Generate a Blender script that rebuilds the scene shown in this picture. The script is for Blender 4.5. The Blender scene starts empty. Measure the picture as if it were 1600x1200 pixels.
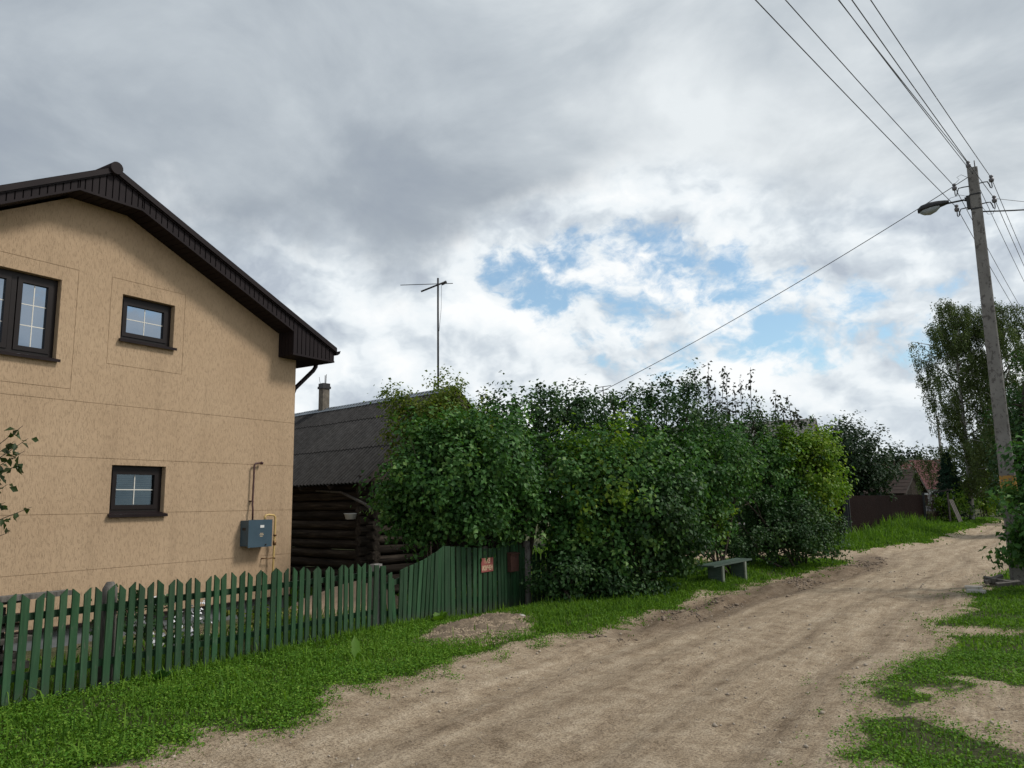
import bpy, bmesh, math, random
import numpy as np
from mathutils import Vector, Matrix
from math import sin, cos, pi, radians, sqrt, atan2, tan

rng = np.random.default_rng(7)
random.seed(7)
S = bpy.context.scene
COL = S.collection

# ------------------------------------------------------------------ camera
EYE = 1.65
PSI = radians(32.2); TH = math.atan(187 / 1200.0); RHO = 0.0165
FWD = Vector((-sin(PSI) * cos(TH), cos(PSI) * cos(TH), sin(TH)))
_R0 = Vector((cos(PSI), sin(PSI), 0)); _U0 = _R0.cross(FWD)
CR = cos(RHO) * _R0 - sin(RHO) * _U0
CU = cos(RHO) * _U0 + sin(RHO) * _R0
cam_d = bpy.data.cameras.new('camera'); cam = bpy.data.objects.new('camera', cam_d); COL.objects.link(cam)
cam_d.sensor_width = 36.0; cam_d.lens = 36.0 * 1200 / 1600.0
cam_d.clip_start = 0.05; cam_d.clip_end = 6000
m = Matrix((CR, CU, -FWD)).transposed().to_4x4(); m.translation = (0, 0, EYE)
cam.matrix_world = m
S.camera = cam
S.render.resolution_x = 1024; S.render.resolution_y = 768

# ------------------------------------------------------------------ exposure
S.view_settings.view_transform = 'Standard'
S.view_settings.look = 'None'
S.view_settings.gamma = 1.0
S.view_settings.use_curve_mapping = False
S.view_settings.exposure = 0.42

# ------------------------------------------------------------------ node helper
class NT:
    def __init__(s, nt): s.t = nt; s.n = nt.nodes; s.l = nt.links
    def new(s, typ, **kw):
        nd = s.n.new(typ)
        for k, v in kw.items(): setattr(nd, k, v)
        return nd
    def link(s, a, b): s.l.new(a, b)
    def setin(s, nd, i, v):
        if hasattr(v, 'is_output') or isinstance(v, bpy.types.NodeSocket): s.l.new(v, nd.inputs[i])
        else: nd.inputs[i].default_value = v
    def math(s, op, a, b=0.0, c=0.0, clamp=False):
        nd = s.n.new('ShaderNodeMath'); nd.operation = op; nd.use_clamp = clamp
        s.setin(nd, 0, a); s.setin(nd, 1, b); s.setin(nd, 2, c); return nd.outputs[0]
    def vmath(s, op, a, b=(0, 0, 0)):
        nd = s.n.new('ShaderNodeVectorMath'); nd.operation = op
        s.setin(nd, 0, a)
        if op == 'SCALE': s.setin(nd, 3, b); return nd.outputs[0]
        s.setin(nd, 1, b)
        return nd.outputs['Value'] if op in ('DOT_PRODUCT', 'LENGTH', 'DISTANCE') else nd.outputs[0]
    def noise(s, vec, scale, detail=4, rough=0.5, dist=0.0, col=False):
        nd = s.n.new('ShaderNodeTexNoise'); nd.noise_dimensions = '3D'
        if vec is not None: s.l.new(vec, nd.inputs['Vector'])
        nd.inputs['Scale'].default_value = scale; nd.inputs['Detail'].default_value = detail
        nd.inputs['Roughness'].default_value = rough; nd.inputs['Distortion'].default_value = dist
        return nd.outputs['Color'] if col else nd.outputs['Fac']
    def ramp(s, fac, stops, interp='LINEAR'):
        nd = s.n.new('ShaderNodeValToRGB'); cr = nd.color_ramp; cr.interpolation = interp
        while len(cr.elements) < len(stops): cr.elements.new(0.5)
        for e, (p, c) in zip(cr.elements, stops):
            e.position = p; e.color = c if len(c) == 4 else (*c, 1)
        s.setin(nd, 0, fac); return nd.outputs[0]
    def mix(s, fac, a, b, mode='MIX'):
        nd = s.n.new('ShaderNodeMix'); nd.data_type = 'RGBA'; nd.blend_type = mode
        s.setin(nd, 0, fac)
        for i, v in ((6, a), (7, b)):
            if isinstance(v, bpy.types.NodeSocket): s.l.new(v, nd.inputs[i])
            else: nd.inputs[i].default_value = v if len(v) == 4 else (*v, 1)
        return nd.outputs[2]
    def sstep(s, x, a, b):
        nd = s.n.new('ShaderNodeMapRange'); nd.interpolation_type = 'SMOOTHSTEP'
        s.setin(nd, 0, x); nd.inputs[1].default_value = a; nd.inputs[2].default_value = b
        nd.inputs[3].default_value = 0; nd.inputs[4].default_value = 1
        return nd.outputs[0]

# ------------------------------------------------------------------ sky + sun
SUN_EL, SUN_AZ = radians(48), radians(62)      # azimuth from +Y towards +X
sun_dir = Vector((cos(SUN_EL) * sin(SUN_AZ), cos(SUN_EL) * cos(SUN_AZ), sin(SUN_EL)))

def build_sky():
    w = bpy.data.worlds.new("World"); S.world = w; w.use_nodes = True
    t = NT(w.node_tree); t.n.clear()
    out = t.new('ShaderNodeOutputWorld'); bg = t.new('ShaderNodeBackground')
    t.link(bg.outputs[0], out.inputs[0])
    sky = t.new('ShaderNodeTexSky'); sky.sky_type = 'NISHITA'; sky.sun_disc = False
    sky.sun_elevation = SUN_EL; sky.sun_rotation = SUN_AZ
    sky.air_density = 1.0; sky.dust_density = 1.2; sky.ozone_density = 1.5
    tc = t.new('ShaderNodeTexCoord'); D = tc.outputs['Generated']
    sep = t.new('ShaderNodeSeparateXYZ'); t.link(D, sep.inputs[0])
    z = t.math('MAXIMUM', sep.outputs[2], 0.0)
    den = t.math('ADD', z, 0.22)
    P = t.vmath('DIVIDE', D, None or (1, 1, 1))
    cb = t.new('ShaderNodeCombineXYZ')
    t.link(t.math('DIVIDE', sep.outputs[0], den), cb.inputs[0]); t.link(t.math('DIVIDE', sep.outputs[1], den), cb.inputs[1])
    cb.inputs[2].default_value = 3.7
    P = cb.outputs[0]
    def lobe(d, k):
        v = Vector(d).normalized()
        c = t.vmath('DOT_PRODUCT', D, tuple(v))
        return t.math('POWER', t.math('MAXIMUM', c, 0.0), k)
    sunside = lobe((sun_dir.x, sun_dir.y, sun_dir.z * 0.7), 2.2)
    # high grey deck (flat cloud layer seen from below)
    nA = t.noise(P, 0.85, 6, 0.50, 0.3)
    nB = t.noise(P, 2.3, 8, 0.58, 0.35)
    deck = t.math('ADD', t.math('MULTIPLY', nA, 0.62), t.math('MULTIPLY', nB, 0.38))
    deck = t.math('ADD', deck, t.math('MULTIPLY', sunside, 0.18))
    deck_c = t.ramp(deck, [(0.40, (0.222, 0.256, 0.310)), (0.50, (0.285, 0.322, 0.364)), (0.59, (0.40, 0.44, 0.475)), (0.70, (0.61, 0.645, 0.665))])
    # heaped clouds low over the horizon: noise on the sphere, squeezed a little in height
    mp = t.new('ShaderNodeMapping'); t.link(D, mp.inputs[0]); mp.inputs['Scale'].default_value = (1, 1, 1.5)
    mp.inputs['Location'].default_value = (0.35, 0.1, 0.2)
    Q = mp.outputs[0]
    warp = t.noise(Q, 10.0, 4, 0.55, 0, True)
    Qw = t.vmath('ADD', Q, t.vmath('SCALE', t.vmath('SUBTRACT', warp, (0.5, 0.5, 0.5)), 0.06))
    n1 = t.noise(Qw, 6.0, 12, 0.60, 0.0)
    n1s = t.noise(Qw, 6.0, 5, 0.52, 0.0)
    n1u = t.noise(t.vmath('ADD', Qw, (0.016, 0.004, 0.040)), 6.0, 5, 0.52, 0.0)
    n2 = t.noise(Qw, 2.6, 5, 0.52, 0.0)
    shade = t.math('ADD', t.math('MULTIPLY', t.math('SUBTRACT', n1s, n1u), 2.3), t.math('MULTIPLY', t.math('SUBTRACT', n1, n1s), 1.5))
    lit2 = t.math('ADD', t.math('ADD', shade, t.math('MULTIPLY', t.math('SUBTRACT', n2, 0.5), 1.3)), t.math('MULTIPLY_ADD', sunside, 0.14, 0.57), True)
    heap_c = t.ramp(lit2, [(0.18, (0.36, 0.405, 0.465)), (0.42, (0.50, 0.55, 0.595)), (0.62, (0.66, 0.70, 0.725)), (0.88, (0.755, 0.77, 0.775))])
    # where the high deck ends: a ragged border about 17-25 degrees above the horizon
    edge_n = t.math('MULTIPLY', t.math('SUBTRACT', t.noise(D, 3.2, 7, 0.6), 0.5), 0.34)
    border = t.math('ADD', z, edge_n)
    # breaks in the cover: a chain of breaks ahead, others round the sky
    gap = None
    for d_, k_, w_ in ((GAP1, 200, 0.85), (GAP2, 130, 0.9), (GAP3, 200, 0.95), (GAP4, 170, 1.0), (GAP5, 300, 0.6), ((0.72, -0.35, 0.52), 26, 1.0), ((-0.3, -0.85, 0.35), 30, 0.9)):
        g_ = t.math('MULTIPLY', lobe(d_, k_), w_)
        gap = g_ if gap is None else t.math('ADD', gap, g_)
    gap = t.math('ADD', t.math('MINIMUM', gap, 1.0), t.math('MULTIPLY', lobe((0.82, 0.46, 0.32), 70), 1.7))
    nf = t.noise(Qw, 15.0, 8, 0.62, 0.2)
    cover = t.math('ADD', t.math('MULTIPLY_ADD', n1, 0.72, t.math('MULTIPLY', nf, 0.42)), t.math('MULTIPLY_ADD', gap, -0.212, 0.135))
    alpha = t.sstep(cover, 0.420, 0.545)
    deck_w = t.sstep(t.math('SUBTRACT', border, t.math('MULTIPLY', gap, 0.22)), 0.255, 0.375)
    skyc = t.mix(1.0, sky.outputs[0], (1.0, 1.20, 1.18, 1), 'MULTIPLY')
    skyc = t.mix(0.12, skyc, (6.2, 7.0, 7.5, 1))
    K = 10.0
    sc = t.new('ShaderNodeVectorMath'); sc.operation = 'SCALE'; t.link(heap_c, sc.inputs[0]); sc.inputs[3].default_value = K * 0.98
    sd = t.new('ShaderNodeVectorMath'); sd.operation = 'SCALE'; t.link(deck_c, sd.inputs[0]); sd.inputs[3].default_value = K
    c = t.mix(alpha, skyc, sc.outputs[0])
    c = t.mix(deck_w, c, sd.outputs[0])
    # pale air close to the horizon
    hz = t.math('POWER', t.math('SUBTRACT', 1.0, z, 0, True), 26.0)
    c = t.mix(t.math('MULTIPLY', hz, 0.45), c, (6.4, 6.9, 7.3, 1))
    t.link(c, bg.inputs[0]); bg.inputs[1].default_value = 0.1

def pix_dir(px, py):
    return FWD + CR * ((px - 800) / 1200.0) - CU * ((py - 600) / 1200.0)
GAP1 = pix_dir(835, 440); GAP2 = pix_dir(1045, 410); GAP3 = pix_dir(1075, 530); GAP4 = pix_dir(1365, 525); GAP5 = pix_dir(930, 500)
build_sky()
sl = bpy.data.lights.new('sun', 'SUN'); sl.energy = 1.9; sl.angle = radians(12); sl.color = (1.0, 0.955, 0.89)
so = bpy.data.objects.new('sun', sl); COL.objects.link(so)
so.rotation_euler = (-sun_dir).to_track_quat('-Z', 'Y').to_euler()
so.location = (20, 10, 40)

# ------------------------------------------------------------------ object helpers
def tag(o, label=None, cat=None, group=None, kind=None):
    if label: o['label'] = label
    if cat: o['category'] = cat
    if group: o['group'] = group
    if kind: o['kind'] = kind
    return o
def empty(name, loc, rz=0.0):
    o = bpy.data.objects.new(name, None); COL.objects.link(o)
    o.location = loc; o.rotation_euler = (0, 0, rz); o.empty_display_size = 0.2
    return o
def base_of(o):
    p = Vector((0, 0, 0))
    while o is not None: p = p + Vector(o.location); o = o.parent
    return p
def link_mesh(name, me, parent=None, loc=None, rot=None, scale=None):
    o = bpy.data.objects.new(name, me); COL.objects.link(o)
    if parent is not None: o.parent = parent
    if loc is not None: o.location = Vector(loc) - (base_of(parent) if parent is not None else Vector((0, 0, 0)))
    if rot is not None: o.rotation_euler = rot
    if scale is not None: o.scale = scale
    return o
class MB:
    """collects shapes in world coordinates; build() links them as one mesh object"""
    def __init__(s): s.v = []; s.f = []; s.sm = []
    def add(s, vs, fs, smooth=False):
        b = len(s.v); s.v += [tuple(v) for v in vs]; s.f += [tuple(b + i for i in f) for f in fs]; s.sm += [smooth] * len(fs); return s
    def hexa(s, p):  # 8 points: bottom 4 ccw, top 4 ccw
        return s.add(p, [(3, 2, 1, 0), (4, 5, 6, 7), (0, 1, 5, 4), (1, 2, 6, 5), (2, 3, 7, 6), (3, 0, 4, 7)])
    def box(s, a, b):
        x0, y0, z0 = [min(a[i], b[i]) for i in range(3)]; x1, y1, z1 = [max(a[i], b[i]) for i in range(3)]
        return s.hexa([(x0, y0, z0), (x1, y0, z0), (x1, y1, z0), (x0, y1, z0), (x0, y0, z1), (x1, y0, z1), (x1, y1, z1), (x0, y1, z1)])
    def obox(s, c, ax, ay, az):  # centre and half-axis vectors
        c, ax, ay, az = map(Vector, (c, ax, ay, az))
        return s.hexa([c - ax - ay - az, c + ax - ay - az, c + ax + ay - az, c - ax + ay - az, c - ax - ay + az, c + ax - ay + az, c + ax + ay + az, c - ax + ay + az])
    def tube(s, pts, r, n=8, cap=True, smooth=True):
        pts = [Vector(p) for p in pts]; rs = r if hasattr(r, '__len__') else [r] * len(pts)
        vs = []; N = len(pts); up = None
        for i, p in enumerate(pts):
            d = (pts[min(i + 1, N - 1)] - pts[max(i - 1, 0)]).normalized()
            if up is None: up = d.orthogonal().normalized()
            up = (up - d * up.dot(d))
            up = up.normalized() if up.length > 1e-5 else d.orthogonal().normalized()
            w = d.cross(up)
            for k in range(n):
                a = 2 * pi * k / n; vs.append(p + (up * cos(a) + w * sin(a)) * rs[i])
        fs = [(i * n + k, i * n + (k + 1) % n, (i + 1) * n + (k + 1) % n, (i + 1) * n + k) for i in range(N - 1) for k in range(n)]
        s.add(vs, fs, smooth)
        if cap:
            b = len(s.v) - len(vs)
            s.f.append(tuple(b + k for k in reversed(range(n)))); s.f.append(tuple(b + (N - 1) * n + k for k in range(n))); s.sm += [False, False]
        return s
    def prism(s, poly, ext):  # polygon of 3-d points, extruded by vector
        e = Vector(ext); n = len(poly); P = [Vector(p) for p in poly]
        vs = P + [p + e for p in P]
        fs = [tuple(range(n)), tuple(reversed(range(n, 2 * n)))] + [(i, n + i, n + (i + 1) % n, (i + 1) % n) for i in range(n)]
        return s.add(vs, fs)
    def lathe(s, c, prof, n=16, smooth=True):
        c = Vector(c); vs = []
        for r, z in prof:
            for k in range(n): vs.append(c + Vector((r * cos(2 * pi * k / n), r * sin(2 * pi * k / n), z)))
        fs = [(i * n + k, i * n + (k + 1) % n, (i + 1) * n + (k + 1) % n, (i + 1) * n + k) for i in range(len(prof) - 1) for k in range(n)]
        return s.add(vs, fs, smooth)
    def mesh(s, name, mat, off=(0, 0, 0), fix=True):
        me = bpy.data.meshes.new(name); o = Vector(off)
        me.from_pydata([tuple(Vector(v) - o) for v in s.v], [], s.f)
        for p, q in zip(me.polygons, s.sm): p.use_smooth = q
        if mat: me.materials.append(mat)
        if fix:
            bm = bmesh.new(); bm.from_mesh(me); bmesh.ops.recalc_face_normals(bm, faces=bm.faces); bm.to_mesh(me); bm.free()
        return me
    def build(s, name, mat, parent=None, fix=True):
        off = base_of(parent) if parent is not None else Vector((0, 0, 0))
        return link_mesh(name, s.mesh(name, mat, off, fix), parent)

def np_mesh(name, verts, tris, mat, quads=False, smooth=False):
    me = bpy.data.meshes.new(name)
    verts = np.ascontiguousarray(verts, np.float32); tris = np.ascontiguousarray(tris, np.int32)
    k = tris.shape[1]
    me.vertices.add(len(verts)); me.vertices.foreach_set('co', verts.ravel())
    me.loops.add(tris.size); me.loops.foreach_set('vertex_index', tris.ravel())
    me.polygons.add(len(tris)); me.polygons.foreach_set('loop_start', np.arange(0, tris.size, k, dtype=np.int32))
    me.polygons.foreach_set('loop_total', np.full(len(tris), k, np.int32))
    if smooth: me.polygons.foreach_set('use_smooth', np.ones(len(tris), bool))
    if mat: me.materials.append(mat)
    me.update(calc_edges=True)
    return me

# value noise (numpy)
def _hash(i, j, k):
    h = (i * 374761393 + j * 668265263 + k * 2147483647 + 1013904223) & 0xffffffff
    h = ((h ^ (h >> 13)) * 1274126177) & 0xffffffff
    h = ((h ^ (h >> 16)) * 2246822519) & 0xffffffff
    return ((h ^ (h >> 15)) & 0xffffff) / float(0xffffff)
def vnoise(x, y, z=0.0):
    x = np.asarray(x, float); y = np.asarray(y, float); z = np.zeros_like(x) + z
    xi = np.floor(x).astype(np.int64); yi = np.floor(y).astype(np.int64); zi = np.floor(z).astype(np.int64)
    fx = x - xi; fy = y - yi; fz = z - zi
    fx = fx * fx * (3 - 2 * fx); fy = fy * fy * (3 - 2 * fy); fz = fz * fz * (3 - 2 * fz)
    r = 0
    for a in (0, 1):
        for b in (0, 1):
            for c in (0, 1):
                r = r + _hash(xi + a, yi + b, zi + c) * (fx if a else 1 - fx) * (fy if b else 1 - fy) * (fz if c else 1 - fz)
    return r
def fbm(x, y, z=0.0, o=4):
    s = 0; a = 0.5; t = 0
    for i in range(o):
        s = s + a * vnoise(np.asarray(x) * 2 ** i + 17.3 * i, np.asarray(y) * 2 ** i - 9.1 * i, np.asarray(z) * 2 ** i); t += a; a *= 0.5
    return s / t
def sstep(x, a, b):
    t = np.clip((x - a) / (b - a), 0, 1); return t * t * (3 - 2 * t)

# ------------------------------------------------------------------ materials
def material(name):
    mt = bpy.data.materials.new(name); mt.use_nodes = True
    t = NT(mt.node_tree); t.n.clear()
    out = t.new('ShaderNodeOutputMaterial'); b = t.new('ShaderNodeBsdfPrincipled'); t.link(b.outputs[0], out.inputs[0])
    return mt, t, b, out
def bump(t, b, h, strength=0.5, dist=0.01):
    nd = t.new('ShaderNodeBump'); nd.inputs['Strength'].default_value = strength; nd.inputs['Distance'].default_value = dist
    t.link(h, nd.inputs['Height']); t.link(nd.outputs[0], b.inputs['Normal'])
def objco(t): return t.new('ShaderNodeTexCoord').outputs['Object']
def mapped(t, v, sc, rot=(0, 0, 0)):
    mp = t.new('ShaderNodeMapping'); t.link(v, mp.inputs[0]); mp.inputs['Scale'].default_value = sc; mp.inputs['Rotation'].default_value = rot
    return mp.outputs[0]
def simple(name, c1, c2, scale=6, rough=0.6, stretch=(1, 1, 1), bmp=0.0, metal=0.0, spec=0.5, per_obj=0.0):
    mt, t, b, _ = material(name)
    v = mapped(t, objco(t), stretch)
    n = t.noise(v, scale, 6, 0.6)
    c = t.ramp(n, [(0.3, c1), (0.7, c2)])
    if per_obj:
        oi = t.new('ShaderNodeObjectInfo')
        k = t.math('MULTIPLY_ADD', oi.outputs['Random'], per_obj, 1 - per_obj / 2)
        c = t.mix(1.0, c, k, 'MULTIPLY')
    t.link(c, b.inputs['Base Color']); b.inputs['Roughness'].default_value = rough; b.inputs['Metallic'].default_value = metal
    b.inputs['Specular IOR Level'].default_value = spec
    if bmp: bump(t, b, t.noise(v, scale * 4, 5, 0.6), bmp, 0.01)
    return mt

def mat_stucco():
    mt, t, b, _ = material('bark_beetle_stucco')
    co = objco(t)
    big = t.noise(co, 0.9, 4, 0.5)
    base = t.ramp(big, [(0.3, (0.445, 0.314, 0.202)), (0.7, (0.500, 0.360, 0.236))])
    # worm-like vertical scratches
    v1 = mapped(t, co, (115, 115, 14)); n1 = t.noise(v1, 1.0, 3, 0.6, 0.4)
    v2 = mapped(t, co, (24, 24, 12)); n2 = t.noise(v2, 1.0, 2, 0.5, 0.4)
    msk = t.math('MULTIPLY', t.sstep(n1, 0.50, 0.61), t.sstep(n2, 0.36, 0.56))
    stn = t.noise(mapped(t, co, (3.5, 3.5, 0.35)), 1.0, 5, 0.6); base = t.mix(t.math('MULTIPLY', t.sstep(stn, 0.50, 0.72), 0.22), base, (0.24, 0.165, 0.105, 1))
    spz = t.new('ShaderNodeSeparateXYZ'); t.link(co, spz.inputs[0])
    base = t.mix(t.math('MULTIPLY', t.math('MULTIPLY', t.sstep(spz.outputs[2], 0.75, 0.25), big), 0.5), base, (0.22, 0.16, 0.11, 1))
    c = t.mix(t.math('MULTIPLY', msk, 0.32), base, (0.165, 0.112, 0.068, 1))
    fine = t.noise(co, 130, 2, 0.5)
    c = t.mix(t.math('MULTIPLY', fine, 0.22), c, (0.30, 0.215, 0.125, 1))
    t.link(c, b.inputs['Base Color']); b.inputs['Roughness'].default_value = 0.9; b.inputs['Specular IOR Level'].default_value = 0.2
    h = t.math('SUBTRACT', t.math('MULTIPLY', fine, 0.5), msk)
    bump(t, b, h, 0.55, 0.006)
    return mt
def mat_green_paint():
    mt, t, b, _ = material('weathered_green_paint')
    co = objco(t); oi = t.new('ShaderNodeObjectInfo')
    of = t.vmath('SCALE', (1, 1, 1), oi.outputs['Random']); of = t.vmath('SCALE', of, 37.0)
    v = mapped(t, t.vmath('ADD', co, of), (26, 26, 2.2))
    n = t.noise(v, 1.0, 6, 0.62)
    c = t.ramp(n, [(0.25, (0.009, 0.032, 0.012)), (0.5, (0.016, 0.056, 0.021)), (0.72, (0.033, 0.080, 0.035))])
    k = t.math('MULTIPLY_ADD', oi.outputs['Random'], 0.85, 0.62)
    c = t.mix(1.0, c, k, 'MULTIPLY')
    r2 = t.math('FRACT', t.math('MULTIPLY', oi.outputs['Random'], 13.7)); c = t.mix(t.math('MULTIPLY', r2, 0.22), c, (0.075, 0.11, 0.075, 1))
    spz = t.new('ShaderNodeSeparateXYZ'); t.link(co, spz.inputs[0])
    mud = t.math('MULTIPLY', t.sstep(t.math('ADD', spz.outputs[2], t.math('MULTIPLY', n, 0.25)), 0.36, 0.10), 0.6); c = t.mix(mud, c, (0.055, 0.058, 0.045, 1))
    wear = t.sstep(t.noise(mapped(t, t.vmath('ADD', co, of), (40, 40, 7)), 1.0, 5, 0.7), 0.60, 0.72)
    c = t.mix(t.math('MULTIPLY', wear, 0.6), c, (0.13, 0.125, 0.105, 1))
    t.link(c, b.inputs['Base Color']); b.inputs['Roughness'].default_value = 0.62; b.inputs['Specular IOR Level'].default_value = 0.3
    bump(t, b, n, 0.4, 0.004)
    return mt
def mat_leaf(name, cols, trans=0.28, rough=0.6, spec=0.18):
    mt, t, b, out = material(name)
    g = t.new('ShaderNodeNewGeometry')
    pn = t.noise(t.new('ShaderNodeTexCoord').outputs['Object'], 0.9, 3, 0.6)
    tn = t.new('ShaderNodeAttribute'); tn.attribute_name = 'tone'
    f = t.math('ADD', t.math('MULTIPLY', g.outputs['Random Per Island'], 0.42), t.math('ADD', t.math('MULTIPLY', pn, 0.30), t.math('MULTIPLY', tn.outputs['Fac'], 0.34)), 0, True)
    n = len(cols)
    c = t.ramp(f, [(0.12 + 0.76 * i / (n - 1), k) for i, k in enumerate(cols)])
    t.link(c, b.inputs['Base Color']); b.inputs['Roughness'].default_value = rough; b.inputs['Specular IOR Level'].default_value = spec
    tr = t.new('ShaderNodeBsdfTranslucent'); t.link(t.mix(1.0, c, (1.25, 1.35, 0.55, 1), 'MULTIPLY'), tr.inputs[0])
    mx = t.new('ShaderNodeMixShader'); mx.inputs[0].default_value = trans
    t.link(b.outputs[0], mx.inputs[1]); t.link(tr.outputs[0], mx.inputs[2]); t.link(mx.outputs[0], out.inputs[0])
    return mt
def mat_bark(name, c1, c2, sc=9):
    return simple(name, c1, c2, sc, 0.9, (1, 1, 0.3), 0.6, spec=0.2)
def mat_glass(name, tint, refl):
    mt, t, b, out = material(name)
    b.inputs['Base Color'].default_value = (*tint, 1); b.inputs['Roughness'].default_value = 0.25
    gl = t.new('ShaderNodeBsdfGlossy'); gl.inputs['Color'].default_value = (0.60, 0.72, 0.88, 1); gl.inputs['Roughness'].default_value = 0.01
    bump_n = t.new('ShaderNodeBump'); bump_n.inputs['Strength'].default_value = 0.05; bump_n.inputs['Distance'].default_value = 0.004
    t.link(t.noise(objco(t), 2.2, 2, 0.5), bump_n.inputs['Height']); t.link(bump_n.outputs[0], gl.inputs['Normal'])
    lw = t.new('ShaderNodeFresnel'); lw.inputs[0].default_value = 1.5
    f = t.math('MULTIPLY_ADD', lw.outputs[0], 1.3, refl, True)
    mx = t.new('ShaderNodeMixShader'); t.link(f, mx.inputs[0]); t.link(b.outputs[0], mx.inputs[1]); t.link(gl.outputs[0], mx.inputs[2])
    t.link(mx.outputs[0], out.inputs[0]); return mt

M = {}
M['stucco'] = mat_stucco()
M['plinth'] = simple('grey_plinth', (0.10, 0.108, 0.112), (0.17, 0.178, 0.182), 5, 0.9, bmp=0.3)
M['brown_metal'] = simple('dark_brown_coated_metal', (0.0120, 0.0076, 0.0080), (0.0180, 0.0118, 0.0122), 3, 0.5, spec=0.15)
M['soffit'] = simple('dark_brown_soffit_board', (0.0120, 0.0080, 0.0090), (0.0175, 0.0120, 0.0130), 3, 0.6, spec=0.14)
M['frame'] = simple('dark_brown_window_frame', (0.010, 0.0065, 0.006), (0.015, 0.010, 0.009), 4, 0.45, spec=0.25)
M['muntin'] = simple('pale_glazing_bar', (0.62, 0.60, 0.54), (0.70, 0.67, 0.60), 4, 0.4)
M['glass'] = mat_glass('window_glass', (0.010, 0.013, 0.016), 0.30)
M['glass_low'] = mat_glass('window_glass_with_blind', (0.012, 0.015, 0.017), 0.06)
def mat_clear():
    mt, t, b, out = material('clear_window_glass')
    tr = t.new('ShaderNodeBsdfTransparent'); tr.inputs[0].default_value = (0.62, 0.70, 0.70, 1)
    gl = t.new('ShaderNodeBsdfGlossy'); gl.inputs['Color'].default_value = (0.60, 0.72, 0.80, 1); gl.inputs['Roughness'].default_value = 0.01
    fr = t.new('ShaderNodeFresnel'); fr.inputs[0].default_value = 1.5
    mx = t.new('ShaderNodeMixShader'); t.link(t.math('MULTIPLY_ADD', fr.outputs[0], 1.2, 0.05, True), mx.inputs[0]); t.link(tr.outputs[0], mx.inputs[1]); t.link(gl.outputs[0], mx.inputs[2])
    t.link(mx.outputs[0], out.inputs[0]); return mt
M['glass_clear'] = mat_clear()
M['blind'] = simple('slat_blind', (0.028, 0.034, 0.036), (0.045, 0.054, 0.056), 3, 0.6)
M['green'] = mat_green_paint()
M['old_wood'] = simple('old_grey_wood', (0.05, 0.045, 0.04), (0.16, 0.145, 0.125), 5, 0.9, (6, 6, 0.7), 0.5, per_obj=0.4)
M['log'] = simple('blackened_log_wood', (0.013, 0.0105, 0.009), (0.036, 0.029, 0.024), 3, 0.92, (0.35, 5, 5), 0.6, per_obj=0.5, spec=0.15)
def mat_log():
    mt, t, b, _ = material('blackened_log_wood'); co = objco(t); oi = t.new('ShaderNodeObjectInfo')
    of = t.vmath('SCALE', (1, 1, 1), oi.outputs['Random']); of = t.vmath('SCALE', of, 41.0); v = t.vmath('ADD', co, of)
    n = t.noise(mapped(t, v, (0.8, 9, 9)), 1.6, 7, 0.66); c = t.ramp(n, [(0.30, (0.014, 0.011, 0.009)), (0.52, (0.036, 0.029, 0.023)), (0.72, (0.085, 0.070, 0.056))])
    cr = t.sstep(t.noise(mapped(t, v, (1.0, 26, 26)), 1.0, 4, 0.6, 0.3), 0.60, 0.66); c = t.mix(t.math('MULTIPLY', cr, 0.85), c, (0.004, 0.0035, 0.003, 1))
    k = t.math('MULTIPLY_ADD', oi.outputs['Random'], 0.7, 0.65); c = t.mix(1.0, c, k, 'MULTIPLY')
    t.link(c, b.inputs['Base Color']); b.inputs['Roughness'].default_value = 0.92; b.inputs['Specular IOR Level'].default_value = 0.12
    bump(t, b, t.math('SUBTRACT', n, cr), 0.7, 0.012); return mt
M['log'] = mat_log()
M['slate'] = simple('dark_weathered_corrugated_sheet', (0.036, 0.034, 0.033), (0.085, 0.082, 0.08), 7, 0.85, (1, 1, 1), 0.5, per_obj=0.25, spec=0.25)
def mat_slate():
    mt, t, b, _ = material('dark_weathered_corrugated_sheet'); co = objco(t); oi = t.new('ShaderNodeObjectInfo')
    n = t.noise(co, 6, 6, 0.65); c = t.ramp(n, [(0.3, (0.034, 0.032, 0.031)), (0.7, (0.068, 0.065, 0.063))])
    sp = t.new('ShaderNodeSeparateXYZ'); t.link(co, sp.inputs[0])
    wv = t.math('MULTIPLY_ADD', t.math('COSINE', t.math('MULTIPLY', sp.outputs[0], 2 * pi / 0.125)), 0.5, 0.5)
    groove_tone = t.math('MULTIPLY', t.sstep(t.math('ADD', wv, t.math('MULTIPLY', t.math('SUBTRACT', n, 0.5), 0.25)), 0.72, 0.22), 0.92)  # darker along the valleys of the corrugation
    c = t.mix(groove_tone, c, (0.010, 0.010, 0.009, 1))
    lich = t.sstep(t.noise(co, 22, 4, 0.7), 0.63, 0.70); c = t.mix(t.math('MULTIPLY', lich, 0.35), c, (0.13, 0.13, 0.12, 1))
    k = t.math('MULTIPLY_ADD', oi.outputs['Random'], 0.3, 0.85); c = t.mix(1.0, c, k, 'MULTIPLY')
    t.link(c, b.inputs['Base Color']); b.inputs['Roughness'].default_value = 0.9; b.inputs['Specular IOR Level'].default_value = 0.15
    bump(t, b, n, 0.4, 0.01); return mt
M['slate'] = mat_slate()
M['ridge'] = simple('dull_grey_ridge_metal', (0.16, 0.19, 0.22), (0.24, 0.27, 0.30), 6, 0.45, metal=0.3)
M['brick'] = simple('sooty_chimney_brick', (0.09, 0.075, 0.06), (0.20, 0.17, 0.13), 12, 0.9, bmp=0.5)
M['iron'] = simple('dark_iron', (0.018, 0.018, 0.02), (0.04, 0.038, 0.038), 10, 0.55, metal=0.4)
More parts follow.
